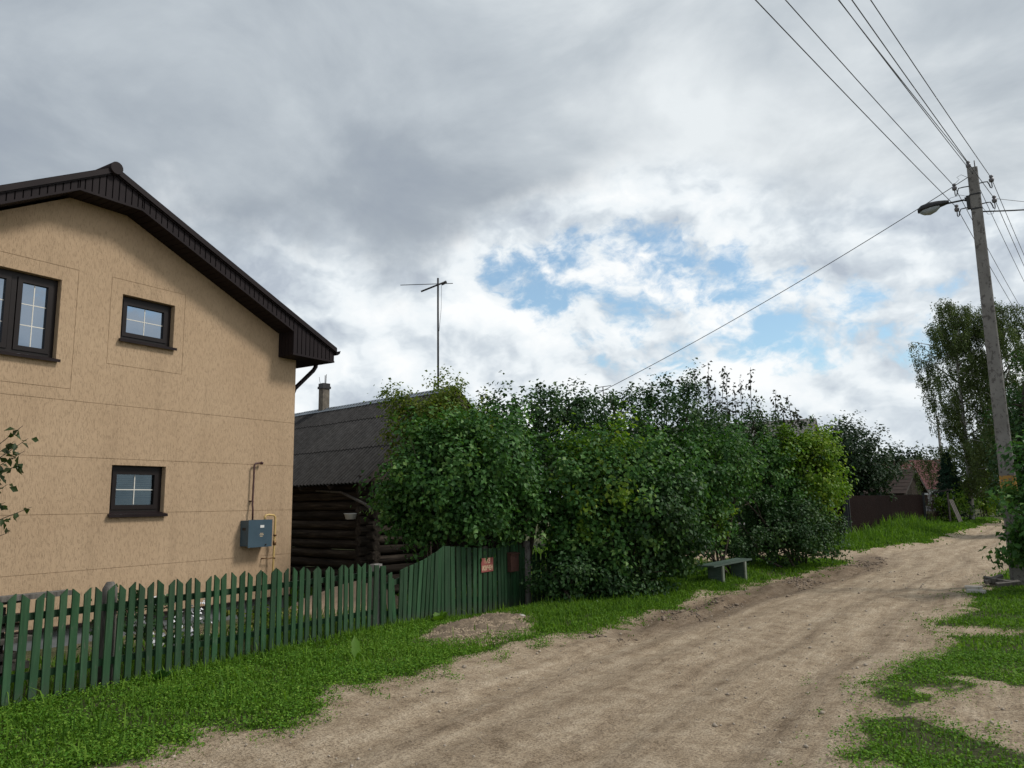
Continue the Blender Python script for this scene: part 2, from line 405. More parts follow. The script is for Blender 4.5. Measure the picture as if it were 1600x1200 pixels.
M['wire'] = simple('dark_wire', (0.03, 0.03, 0.033), (0.05, 0.05, 0.053), 10, 0.5)
M['maroon'] = simple('maroon_painted_pipe', (0.045, 0.014, 0.014), (0.07, 0.022, 0.02), 8, 0.5)
M['yellow'] = simple('yellow_painted_pipe', (0.50, 0.34, 0.12), (0.60, 0.42, 0.17), 10, 0.5)
M['brass'] = simple('dull_brass', (0.16, 0.09, 0.04), (0.26, 0.15, 0.07), 20, 0.45, metal=0.5)
M['bluebox'] = simple('blue_grey_enamel', (0.040, 0.072, 0.098), (0.052, 0.09, 0.12), 6, 0.5)
M['white'] = simple('white_enamel', (0.62, 0.62, 0.60), (0.78, 0.78, 0.76), 9, 0.35)
M['concrete'] = None
M['rusty'] = simple('rust_brown_metal', (0.050, 0.020, 0.015), (0.085, 0.033, 0.022), 14, 0.75, bmp=0.3)
M['signred'] = simple('faded_red_sign_paint', (0.24, 0.062, 0.055), (0.34, 0.105, 0.09), 14, 0.6)
M['signtext'] = simple('cream_sign_lettering', (0.58, 0.44, 0.27), (0.68, 0.54, 0.36), 20, 0.6)
M['fence_brown'] = simple('brown_profiled_steel', (0.014, 0.0070, 0.006), (0.021, 0.0105, 0.0085), 2, 0.75, spec=0.12, per_obj=0.25)
M['post_dark'] = simple('dark_steel_post', (0.014, 0.016, 0.02), (0.022, 0.024, 0.03), 6, 0.5)
M['red_roof'] = simple('faded_red_metal_roof', (0.070, 0.013, 0.012), (0.105, 0.020, 0.018), 2, 0.6)
M['brown_roof'] = simple('brown_slate_roof', (0.024, 0.013, 0.009), (0.045, 0.026, 0.018), 3, 0.85, (1, 1, 1), 0.3)
M['grey_roof'] = simple('grey_slate_roof', (0.10, 0.095, 0.09), (0.19, 0.18, 0.17), 3, 0.9, (1, 1, 1), 0.3)
M['white_wall'] = simple('whitewashed_block_wall', (0.48, 0.49, 0.50), (0.60, 0.61, 0.62), 2, 0.9)
M['dark_board'] = simple('dark_gable_board', (0.022, 0.018, 0.016), (0.055, 0.045, 0.038), 4, 0.9, (4, 4, 0.6), per_obj=0.4)
M['bench'] = simple('dark_green_bench_paint', (0.030, 0.060, 0.045), (0.075, 0.110, 0.085), 7, 0.6, (1, 6, 6), per_obj=0.3)
M['bench_leg_lit'] = simple('lit_green_bench_leg', (0.10, 0.12, 0.09), (0.18, 0.20, 0.155), 7, 0.7)  # paler copy of the bench green, sunlight on the legs put into the colour
M['stone'] = simple('pale_stone', (0.30, 0.28, 0.25), (0.50, 0.47, 0.42), 12, 0.9, bmp=0.5)
M['heap'] = simple('brown_wood_chip_soil', (0.085, 0.062, 0.04), (0.22, 0.165, 0.11), 22, 0.95, bmp=0.8)
M['chip'] = simple('wood_chip', (0.13, 0.095, 0.06), (0.46, 0.36, 0.25), 30, 0.9)
M['pebble'] = simple('sandy_pebble', (0.17, 0.135, 0.10), (0.48, 0.41, 0.33), 3, 0.9)
M['clod'] = simple('damp_soil_clod', (0.12, 0.09, 0.065), (0.27, 0.21, 0.155), 4, 0.95)
M['sand'] = simple('pinkish_builder_sand', (0.36, 0.25, 0.165), (0.48, 0.345, 0.24), 9, 0.95, bmp=0.5)
M['bark'] = mat_bark('grey_brown_bark', (0.030, 0.024, 0.018), (0.075, 0.062, 0.048))
M['birch_bark'] = mat_bark('birch_bark', (0.10, 0.095, 0.09), (0.55, 0.53, 0.50), 3)
M['lamp_glass'] = simple('frosted_lamp_cover', (0.30, 0.33, 0.36), (0.40, 0.43, 0.46), 5, 0.3)
M['porcelain'] = simple('grey_brown_porcelain', (0.10, 0.09, 0.10), (0.17, 0.155, 0.165), 9, 0.35)
M['flower'] = simple('white_petal', (0.62, 0.62, 0.66), (0.82, 0.82, 0.84), 9, 0.6)

def mat_concrete():
    mt, t, b, _ = material('pitted_pole_concrete'); co = objco(t)
    n = t.noise(co, 2.2, 5, 0.6); c = t.ramp(n, [(0.3, (0.155, 0.142, 0.132)), (0.7, (0.25, 0.235, 0.22))])
    pits = t.sstep(t.noise(mapped(t, co, (9, 9, 6)), 1.6, 5, 0.7), 0.53, 0.60)
    c = t.mix(t.math('MULTIPLY', pits, 0.7), c, (0.06, 0.052, 0.048, 1))
    t.link(c, b.inputs['Base Color']); b.inputs['Roughness'].default_value = 0.92; bump(t, b, n, 0.5, 0.01); return mt
M['concrete'] = mat_concrete()
def mat_orange():
    mt, t, b, _ = material('peeling_orange_paint'); co = objco(t)
    n = t.noise(mapped(t, co, (11, 11, 8)), 1.3, 4, 0.65)
    c = t.mix(t.sstep(n, 0.53, 0.60), (0.46, 0.25, 0.055, 1), (0.17, 0.145, 0.115, 1))
    t.link(c, b.inputs['Base Color']); b.inputs['Roughness'].default_value = 0.8; return mt
M['orange'] = mat_orange()

def mat_ground(name):
    mt, t, b, _ = material(name); co = objco(t)
    at = t.new('ShaderNodeAttribute'); at.attribute_name = 'grassy'
    aw = t.new('ShaderNodeAttribute'); aw.attribute_name = 'damp'
    st = mapped(t, co, (2.6, 0.30, 1), (0, 0, radians(3)))
    st2 = mapped(t, co, (9.0, 0.8, 1), (0, 0, radians(3)))
    n1 = t.noise(st, 1.3, 7, 0.64, 0.5); n1b = t.noise(st2, 1.2, 5, 0.6, 0.4)
    n2 = t.noise(co, 4.5, 7, 0.66); n3 = t.noise(co, 55, 5, 0.75); n4 = t.noise(co, 160, 2, 0.6)
    f = t.math('ADD', t.math('MULTIPLY', n1, 0.36), t.math('ADD', t.math('MULTIPLY', n2, 0.46), t.math('MULTIPLY', n1b, 0.18)))
    sand = t.ramp(f, [(0.37, (0.260, 0.190, 0.124)), (0.46, (0.410, 0.316, 0.214)), (0.54, (0.510, 0.405, 0.285)), (0.64, (0.63, 0.52, 0.38))])
    sand = t.mix(t.sstep(n3, 0.46, 0.60), sand, t.mix(1.0, sand, (0.50, 0.48, 0.47, 1), 'MULTIPLY'))
    n5 = t.noise(co, 17, 5, 0.7); sand = t.mix(t.math('MULTIPLY', t.sstep(n5, 0.50, 0.64), 0.55), sand, t.mix(1.0, sand, (0.60, 0.57, 0.55, 1), 'MULTIPLY'))
    sand = t.mix(t.math('MULTIPLY', t.sstep(n4, 0.58, 0.70), 0.7), sand, (0.46, 0.39, 0.31, 1))
    sand = t.mix(t.math('MULTIPLY', aw.outputs['Fac'], 0.85), sand, t.mix(1.0, sand, (0.46, 0.43, 0.42, 1), 'MULTIPLY'))
    soil = t.ramp(n2, [(0.3, (0.045, 0.045, 0.022)), (0.7, (0.085, 0.095, 0.036))])
    edge = t.math('ADD', at.outputs['Fac'], t.math('MULTIPLY', t.math('SUBTRACT', n3, 0.5), 0.5))
    c = t.mix(t.sstep(edge, 0.35, 0.65), sand, soil)
    t.link(c, b.inputs['Base Color']); b.inputs['Roughness'].default_value = 0.95; b.inputs['Specular IOR Level'].default_value = 0.15
    h = t.math('ADD', t.math('MULTIPLY', n3, 0.7), t.math('ADD', n2, t.math('MULTIPLY', n1b, 0.8)))
    bump(t, b, h, 1.0, 0.035)
    return mt
M['ground'] = mat_ground('soil_and_sand')

# leaf palettes
M['grass'] = mat_leaf('grass_blade', [(0.040, 0.094, 0.012), (0.095, 0.192, 0.020), (0.165, 0.285, 0.034), (0.32, 0.38, 0.09)], 0.38, 0.6, 0.12)
M['clover'] = mat_leaf('clover_leaf', [(0.034, 0.095, 0.012), (0.075, 0.185, 0.020), (0.140, 0.270, 0.032), (0.22, 0.32, 0.05)], 0.32, 0.6, 0.12)
M['lilac'] = mat_leaf('lilac_leaf', [(0.015, 0.048, 0.012), (0.034, 0.100, 0.022), (0.070, 0.170, 0.038), (0.155, 0.252, 0.066)], 0.25, 0.5, 0.22)
M['lilac_dark'] = mat_leaf('dark_shrub_leaf', [(0.011, 0.032, 0.011), (0.021, 0.057, 0.017), (0.040, 0.092, 0.026), (0.082, 0.140, 0.042)], 0.2, 0.5, 0.2)
M['lime'] = mat_leaf('yellow_green_leaf', [(0.050, 0.085, 0.012), (0.085, 0.135, 0.018), (0.14, 0.185, 0.03), (0.24, 0.23, 0.045)], 0.35, 0.5, 0.2)
M['light'] = mat_leaf('fresh_green_leaf', [(0.040, 0.096, 0.010), (0.086, 0.182, 0.017), (0.160, 0.262, 0.028), (0.27, 0.34, 0.055)], 0.35, 0.5, 0.2)
M['plum'] = mat_leaf('purplish_plum_leaf', [(0.020, 0.022, 0.020), (0.036, 0.040, 0.028), (0.050, 0.070, 0.034)], 0.2, 0.5, 0.2)
M['apple'] = mat_leaf('dark_apple_leaf', [(0.014, 0.030, 0.015), (0.024, 0.050, 0.022), (0.044, 0.078, 0.032)], 0.2, 0.5, 0.2)
M['birchleaf'] = mat_leaf('birch_leaf', [(0.036, 0.058, 0.018), (0.072, 0.108, 0.032), (0.135, 0.165, 0.055)], 0.25, 0.5, 0.25)
M['spruce'] = mat_leaf('spruce_needles', [(0.008, 0.026, 0.016), (0.016, 0.044, 0.024), (0.028, 0.062, 0.032)], 0.1, 0.6, 0.15)
M['pear'] = mat_leaf('pear_leaf', [(0.020, 0.038, 0.012), (0.038, 0.065, 0.018), (0.06, 0.055, 0.02)], 0.25, 0.45, 0.3)

# ------------------------------------------------------------------ terrain
LX = np.array([(-5.0, -60), (-5.05, 2), (-5.02, 3.1), (-4.85, 4.2), (-4.96, 5.75), (-5.0, 7.9), (-4.70, 10.2), (-4.28, 14.2), (-3.95, 17.5), (-3.45, 21.7), (-4.1, 26.4), (-3.2, 30), (-2.45, 33), (-2.15, 37.5), (-1.70, 44.7), (-0.3, 63), (4.0, 90), (12, 130), (40, 260)])
RX = np.array([(-0.7, -60), (-0.95, 3), (-1.15, 5.4), (-1.32, 8.1), (-0.85, 10.1), (-0.90, 14.0), (-0.2, 20), (0.35, 25), (0.9, 33), (1.5, 45), (3.0, 63), (7.5, 90), (16, 130), (46, 260)])
def road_dist(x, y):
    """signed distance-like value: positive inside the dirt road"""
    wob = (fbm(x * 1.3, y * 1.3, 3.0, 4) - 0.5) * 0.85 + (vnoise(x * 4, y * 3, 7.0) - 0.5) * 0.26 + (vnoise(x * 10, y * 9, 1.0) - 0.5) * 0.16
    xl = np.interp(y, LX[:, 1], LX[:, 0]); xr = np.interp(y, RX[:, 1], RX[:, 0])
    d = np.minimum(x - xl, xr - x)
    # side drive to the left behind the shrubs
    y0 = 22.9 + 0.10 * (-3.6 - x); y1 = 26.6 + 0.35 * (-4.0 - x) * 0.6
    dd = np.minimum(np.minimum(y - y0, y1 - y), np.minimum(x + 9.5, -2.5 - x))
    d = np.maximum(d, dd)
    # bare sand patches in the right-hand grass
    p1 = 0.62 - np.hypot((x - 0.15) / 0.62, (y - 7.3) / 1.0) * 0.62
    p2 = 0.16 - np.hypot((x + 0.75) / 0.9, (y - 11.35) / 0.45) * 0.30
    p3 = 0.10 - np.hypot((x - 1.4) / 0.9, (y - 9.2) / 0.5) * 0.25
    d = np.maximum(d, np.maximum(np.maximum(p1, p2), p3))
    return d + wob * np.where(np.abs(d) < 1.5, 1, 0.3)
def gz(x, y):
    x = np.asarray(x, float); y = np.asarray(y, float)
    xl = np.interp(y, LX[:, 1], LX[:, 0]); xr = np.interp(y, RX[:, 1], RX[:, 0])
    d = np.minimum(x - xl, xr - x)
    h = -0.05 * sstep(d, -0.2, 0.5)
    # wheel ruts: shallow grooves along the road
    w = np.clip(xr - xl, 1, 9); u = (x - xl) / w
    wav = 0.03 * np.sin(y * 0.35) + 0.02 * np.sin(y * 0.83 + 1)
    ins = sstep(d, 0.0, 0.4)
    for c, a, s in ((0.20, 0.035, 0.05), (0.33, 0.022, 0.05), (0.60, 0.03, 0.06), (0.83, 0.025, 0.05)):
        h = h - ins * a * np.exp(-((u - c - wav) / s) ** 2)
    # lumpy shoulder of churned soil on the left
    churn = np.exp(-((u - 0.09) / 0.07) ** 2) * sstep(y, 6, 12) * (1 - sstep(y, 21, 25))
    h = h + churn * 0.24 * (fbm(x * 3.2, y * 1.5, 8.0, 4) - 0.38)
    h = h + ins * 0.035 * (fbm(x * 2.2, y * 0.7, 5.0, 4) - 0.5) + ins * 0.016 * (fbm(x * 7, y * 5, 2.0, 3) - 0.5)
    h = h + (1 - ins) * 0.07 * (fbm(x * 1.1, y * 1.1, 1.0, 3) - 0.5)
    near = np.abs(x) < 30
    h = h + 0.09 * sstep(-x, 4.3, 5.0) * (1 - sstep(-x, 6.0, 7.0)) * sstep(y, 12.5, 14.5) * (1 - sstep(y, 18, 21))
    h = h - 0.13 * sstep(-x, 6.4, 7.1) * sstep(y, 8.5, 10.5) * (1 - sstep(-x, 20, 30)) * (1 - sstep(y, 28, 33))
    h = h + 0.42 * np.exp(-((x + 3.9) / 1.1) ** 2 - ((y - 39.5) / 6.0) ** 2) + 0.3 * sstep(-x, 3.2, 5.2) * sstep(y, 38, 46) * (1 - sstep(y, 90, 120))
    # chip heap by the gate sits on level ground
    return np.where(near, h, 0.0)
def gz1(x, y): return float(gz(np.array([x]), np.array([y]))[0])

def build_ground():
    fine = np.arange(-9.0, 3.2, 0.05)
    xs = np.concatenate([-np.geomspace(9.0, 1500, 40)[::-1][:-1], fine, np.geomspace(3.2, 1500, 44)])
    yf = [1.6]
    while yf[-1] < 75: yf.append(yf[-1] + 0.04 + 0.011 * (yf[-1] - 1.6))
    ys = np.concatenate([-np.geomspace(0.4, 1500, 34)[::-1], np.linspace(0, 1.5, 16), yf, np.geomspace(yf[-1] + 1.2, 3000, 34)])
    X, Y = np.meshgrid(xs, ys); nx, ny = len(xs), len(ys)
    Z = gz(X, Y); D = road_dist(X, Y)
    V = np.stack([X.ravel(), Y.ravel(), Z.ravel()], 1)
    idx = np.arange(nx * ny).reshape(ny, nx)
    q = np.stack([idx[:-1, :-1].ravel(), idx[:-1, 1:].ravel(), idx[1:, 1:].ravel(), idx[1:, :-1].ravel()], 1)
    Dv = D.ravel(); dm = Dv[q].mean(1)
    xl = np.interp(Y, LX[:, 1], LX[:, 0]); xr = np.interp(Y, RX[:, 1], RX[:, 0])
    u = ((X - xl) / np.clip(xr - xl, 1, 9)).ravel()
    damp = np.exp(-((u - 0.12) / 0.10) ** 2) * sstep(V[:, 1], 8, 12) * (1 - sstep(V[:, 1], 23, 27)) * 2.0
    cw = 0.03 * np.sin(V[:, 1] * 0.35) + 0.02 * np.sin(V[:, 1] * 0.83 + 1)
    for c, k_, w_ in ((0.27, 0.34, 0.025), (0.40, 0.22, 0.03), (0.56, 0.30, 0.02), (0.66, 0.32, 0.022), (0.88, 0.3, 0.03)): damp = damp + k_ * np.exp(-((u - c - cw) / w_) ** 2)
    damp = np.clip(damp * (0.35 + 1.3 * fbm(V[:, 0] * 1.2, V[:, 1] * 0.5, 4.0, 4)), 0, 1)
    grassy = 1 - sstep(Dv, -0.42, 0.0)
    # sandy strip along the house inside the fence
    strip = (V[:, 0] < -8.55) & (V[:, 0] > -11.5) & (V[:, 1] < 9.8) & (V[:, 1] > -2)
    grassy = np.where(strip, 0.30 + 0.55 * fbm(V[:, 0] * 2, V[:, 1] * 2, 9.0, 3), grassy)
    for nm, sel in (('dirt_road', dm > 0), ('ground', dm <= 0)):
        f = q[sel]; used, inv = np.unique(f, return_inverse=True)
        me = np_mesh(nm, V[used], inv.reshape(-1, 4), M['ground'], smooth=True)
        for an, arr in (('grassy', grassy), ('damp', damp)):
            a = me.attributes.new(an, 'FLOAT', 'POINT'); a.data.foreach_set('value', arr[used].astype(np.float32))
        tag(link_mesh(nm, me), kind='structure')
build_ground()

# ------------------------------------------------------------------ beige house
HX, HC, HH = -10.0, 5.40, 3.56          # facade plane, centre line, half width
HB = -19.0                              # back
FX = -9.64                              # fascia plane
SL = 0.437                              # roof slope (right), the left one is steeper
SLL = 0.55
def clip_poly(poly, n, d):
    out = []
    for i in range(len(poly)):
        a, b = poly[i], poly[(i + 1) % len(poly)]
        da = n[0] * a[0] + n[1] * a[1] - d; db = n[0] * b[0] + n[1] * b[1] - d
        if da <= 0: out.append(a)
        if da * db < 0:
            k = da / (da - db); out.append((a[0] + k * (b[0] - a[0]), a[1] + k * (b[1] - a[1])))
    return out
def wall_sheet(rect, holes, x, depth, hole_depth=None, gable=True):
    """plate in the plane x with rectangular holes, clipped under the roof; returns MB"""
    mb = MB(); y0, z0, y1, z1 = rect
    inr = [h for h in holes if h[0] < y1 and h[2] > y0 and h[1] < z1 and h[3] > z0]
    cy = sorted({y0, y1, *[min(max(v, y0), y1) for h in inr for v in (h[0], h[2])]} | ({HC} if y0 < HC < y1 else set()))
    cz = sorted({z0, z1, *[min(max(v, z0), z1) for h in inr for v in (h[1], h[3])]})
    keep = {}
    for i in range(len(cy) - 1):
        for j in range(len(cz) - 1):
            my, mz = (cy[i] + cy[i + 1]) / 2, (cz[j] + cz[j + 1]) / 2
            if any(h[0] < my < h[2] and h[1] < mz < h[3] for h in inr): continue
            p = [(cy[i], cz[j]), (cy[i + 1], cz[j]), (cy[i + 1], cz[j + 1]), (cy[i], cz[j + 1])]
            if gable:
                top = 5.92
                p = clip_poly(p, (SL, 1), top + SL * HC) if p else p
                p = clip_poly(p, (-SLL, 1), top - SLL * HC) if p else p
            if len(p) >= 3: keep[(i, j)] = p
    edges = {}
    for p in keep.values():
        mb.add([(x, a, b) for a, b in p], [tuple(range(len(p)))])
        for i in range(len(p)):
            a, b = p[i], p[(i + 1) % len(p)]
            ka = (round(a[0], 4), round(a[1], 4)); kb = (round(b[0], 4), round(b[1], 4))
            if (kb, ka) in edges: edges.pop((kb, ka))
            else: edges[(ka, kb)] = (a, b)
    for a, b in edges.values():
        mb.add([(x, *a), (x, *b), (x - depth, *b), (x - depth, *a)], [(0, 3, 2, 1)])
    return mb

WINS = [dict(y0=3.98, z0=3.56, y1=5.02, z1=4.60, sash=2, bars=(1, 2), glass='glass'),
        dict(y0=5.84, z0=3.97, y1=6.64, z1=4.60, sash=1, bars=(1, 1), glass='glass'),
        dict(y0=5.84, z0=1.60, y1=6.63, z1=2.25, sash=1, bars=(1, 1), glass='glass_clear'),
        dict(y0=3.70, z0=1.60, y1=4.06, z1=2.25, sash=1, bars=(1, 1), glass='glass_low')][:3]
def build_house():
    root = empty('house', (HX, HC, 0)); tag(root, 'two-storey beige stuccoed house with dark brown gable roof behind the picket fence', 'house')
    y0, y1 = HC - HH, HC + HH
    holes = [(w['y0'], w['z0'], w['y1'], w['z1']) for w in WINS]
    # backing wall with side and back walls
    mb = wall_sheet((y0, 0.22, y1, 6.2), holes, HX - 0.005, 0.12)
    mb.box((HB, y0, 0.22), (HX - 0.14, y0 + 0.12, 4.1)); mb.box((HB, y1 - 0.12, 0.22), (HX - 0.14, y1, 4.3)); mb.box((HB, y0, 0.22), (HB - 0.12, y1, 4.35))
    mb.box((HX - 0.40, y0 + 0.2, 0.22), (HX - 0.45, y1 - 0.2, 4.4))
    wall = mb.build('wall', M['stucco'], root)
    # stucco panels between the joints
    g = 0.0035
    s1 = (3.67, 3.20, 5.225, 4.78); s2 = (5.675, 3.60, 6.80, 4.80)
    zs = [0.25, 0.90, 1.61, 2.33, 3.05]
    for k in range(4):
        wall_sheet((y0, zs[k] + g, y1, zs[k + 1] - g), holes, HX, 0.005).build('stucco_panel', M['stucco'], root)
    grow = [(a - g, b - g, c + g, d + g) for a, b, c, d in (s1, s2)]
    wall_sheet((y0, zs[4] + g, y1, 6.2), grow, HX, 0.005).build('stucco_panel', M['stucco'], root)
    for r, h in ((s1, holes[0]), (s2, holes[1])):
        wall_sheet((r[0] + g, r[1] + g, r[2] - g, r[3] - g), [h], HX, 0.005).build('stucco_panel', M['stucco'], root)
    # plinth with a dark drip edge
    MB().box((HX - 0.07, y0 + 0.05, -0.35), (HB + 0.05, y1 - 0.05, 0.22)).build('plinth', M['plinth'], root)
    MB().box((HX + 0.02, y0, 0.218), (HX - 0.10, y1 + 0.02, 0.247)).build('drip_edge', M['brown_metal'], root)
    for w in WINS: build_window(root, w)
    # --- roof
    ridge_z = 6.15; ey = 4.10
    def zt(y): return ridge_z - (SL if y > HC else SLL) * abs(y - HC)
    roof = None
    fl = 0.427; bz = 5.72; yb = 3.17
    for s in (1, -1):
        sl = SL if s == 1 else SLL; zb = 4.13 if s == 1 else bz - SLL * (yb - fl) - 0.40
        p = [(FX + 0.02, HC, ridge_z), (FX + 0.02, HC + s * ey, zt(HC + s * ey)), (HB - 0.4, HC + s * ey, zt(HC + s * ey)), (HB - 0.4, HC, ridge_z)]
        MB().prism(p, (0, 0, -0.06)).build('roof_slope', M['brown_metal'], root)
        # verge trim: folded metal strip over the board edge
        q = [(FX + 0.045, HC, ridge_z + 0.04), (FX + 0.045, HC + s * (ey + 0.02), zt(HC + s * (ey + 0.02)) + 0.04), (FX + 0.045, HC + s * (ey + 0.02), zt(HC + s * (ey + 0.02)) - 0.04), (FX + 0.045, HC, ridge_z - 0.042)]
        MB().prism(q, (-0.035, 0, 0)).prism([(FX + 0.045, HC, ridge_z + 0.04), (FX + 0.045, HC + s * (ey + 0.02), zt(HC + s * (ey + 0.02)) + 0.04), (FX - 0.25, HC + s * (ey + 0.02), zt(HC + s * (ey + 0.02)) + 0.04), (FX - 0.25, HC, ridge_z + 0.04)], (0, 0, -0.004)).build('verge_trim', M['brown_metal'], root)
    MB().tube([(FX + 0.075, HC, ridge_z + 0.012), (HB - 0.4, HC, ridge_z + 0.012)], 0.085, 14).build('ridge_cap', M['brown_metal'], root)
    # fascia: bottom profile flat round the ridge, slope, then box end
    zb = 4.13
    def zbot(a, sl): return bz if a <= fl else bz - sl * (a - fl)
    fb = MB(); gap = 0.016; step = 0.0905
    edges_ = sorted({round(i * step, 4) for i in range(46)} | {fl, yb, ey})
    edges_ = [e for e in edges_ if e <= ey]
    for s in (1, -1):
        sl = SL if s == 1 else SLL; zb = 4.13 if s == 1 else bz - SLL * (yb - fl) - 0.40
        for a0, a1 in zip(edges_[:-1], edges_[1:]):
            if a1 - a0 < 0.012: continue
            b0, b1 = a0 + gap / 2, a1 - gap / 2
            t0, t1 = ridge_z - 0.02 - sl * b0, ridge_z - 0.02 - sl * b1
            z0_, z1_ = (zbot(b0, sl), zbot(b1, sl)) if not (a0 >= yb) else (zb, zb)
            fb.prism([(FX, HC + s * b0, z0_ + 0.03), (FX, HC + s * b1, z1_ + 0.03), (FX, HC + s * b1, t1), (FX, HC + s * b0, t0)], (-0.012, 0, 0))
        poly = [(FX - 0.016, HC, bz), (FX - 0.016, HC + s * fl, bz), (FX - 0.016, HC + s * (yb - .001), bz - sl * (yb - fl)), (FX - 0.016, HC + s * yb, zb), (FX - 0.016, HC + s * ey, zb), (FX - 0.016, HC + s * ey, ridge_z - 0.02 - sl * ey), (FX - 0.016, HC, ridge_z - 0.02)]
        # backing behind the strips in convex pieces
        fb.prism([poly[0], poly[1], (FX - 0.016, HC + s * fl, ridge_z - 0.02 - sl * fl), poly[6]], (-0.02, 0, 0))
        fb.prism([poly[1], poly[2], (FX - 0.016, HC + s * (yb - .001), ridge_z - 0.02 - sl * yb), (FX - 0.016, HC + s * fl, ridge_z - 0.02 - sl * fl)], (-0.02, 0, 0))
        fb.prism([poly[3], poly[4], poly[5], (FX - 0.016, HC + s * yb, ridge_z - 0.02 - sl * yb)], (-0.02, 0, 0))
        # edge bead along the bottom
        for A, B in ((poly[0], poly[1]), (poly[1], poly[2]), (poly[3], poly[4])):
            A = Vector(A); B = Vector(B); A.x = B.x = FX + 0.004
            fb.prism([A, B, B + Vector((0, 0, 0.03)), A + Vector((0, 0, 0.03))], (-0.024, 0, 0))
    f = fb.build('fascia', M['soffit'], root); f['kind'] = 'stuff'
    # soffit strips
    sb = MB()
    for s in (1, -1):
        sl = SL if s == 1 else SLL; zb = 4.13 if s == 1 else bz - SLL * (yb - fl) - 0.40
        prof = [(0, bz), (fl, bz), (yb, bz - sl * (yb - fl))]
        for (a0, z0_), (a1, z1_) in zip(prof[:-1], prof[1:]):
            L = math.hypot(a1 - a0, z1_ - z0_); n = max(1, int(round(L / 0.10)))
            for i in range(n):
                u0, u1 = (i + 0.05) / n, (i + 0.95) / n
                pa = (a0 + (a1 - a0) * u0, z0_ + (z1_ - z0_) * u0); pb = (a0 + (a1 - a0) * u1, z0_ + (z1_ - z0_) * u1)
                sb.prism([(FX - 0.036, HC + s * pa[0], pa[1] + 0.004), (HX + 0.001, HC + s * pa[0], pa[1] + 0.004), (HX + 0.001, HC + s * pb[0], pb[1] + 0.004), (FX - 0.036, HC + s * pb[0], pb[1] + 0.004)], (0, 0, 0.012))
        # box return and eave soffit boards
        for i in range(4):
            xa = HX + 0.001 + i * 0.081
            sb.box((xa + 0.004, HC + s * (yb + 0.002), zb + 0.004), (xa + 0.076, HC + s * (yb + 0.014), bz - sl * (yb - fl) + 0.02))
        sb.box((HX + 0.001, HC + s * (yb + 0.016), zb), (FX - 0.04, HC + s * ey, zb + 0.012))
        for i in range(6):
            ya = HH + 0.002 + i * 0.088
            sb.box((HB, HC + s * ya, zb), (HX - 0.001, HC + s * min(ya + 0.084, ey), zb + 0.012))
        sb.box((HB, HC + s * (ey - 0.012), zb), (FX - 0.04, HC + s * ey, ridge_z - 0.02 - sl * ey))
    f = sb.build('soffit', M['soffit'], root); f['kind'] = 'stuff'
    for s in (1, -1):
        sl = SL if s == 1 else SLL; zb = 4.13 if s == 1 else bz - SLL * (yb - fl) - 0.40
        yy = HC + s * (ey + 0.055); zz = zt(HC + s * ey) - 0.04
        pr = [(yy - 0.055, zz + 0.03), (yy - 0.04, zz - 0.02), (yy, zz - 0.045), (yy + 0.045, zz - 0.015), (yy + 0.065, zz + 0.035)]
        gm = MB()
        for (a, b), (c, d) in zip(pr[:-1], pr[1:]):
            gm.prism([(FX + 0.03, a, b), (FX + 0.03, c, d), (FX + 0.03, c, d - 0.004), (FX + 0.03, a, b - 0.004)], (HB - FX, 0, 0))
        gm.build('gutter', M['brown_metal'], root)
    zb = 4.13
    MB().tube([(HX - 0.12, HC + ey + 0.05, zb + 0.14), (HX - 0.12, HC + ey + 0.02, zb - 0.02), (HX - 0.12, HC + ey - 0.03, zb - 0.09), (HX - 0.12, HC + HH + 0.10, zb - 0.46), (HX - 0.12, HC + HH + 0.055, zb - 0.56), (HX - 0.12, HC + HH + 0.055, 0.3)], 0.038, 10).build('downpipe', M['brown_metal'], root)

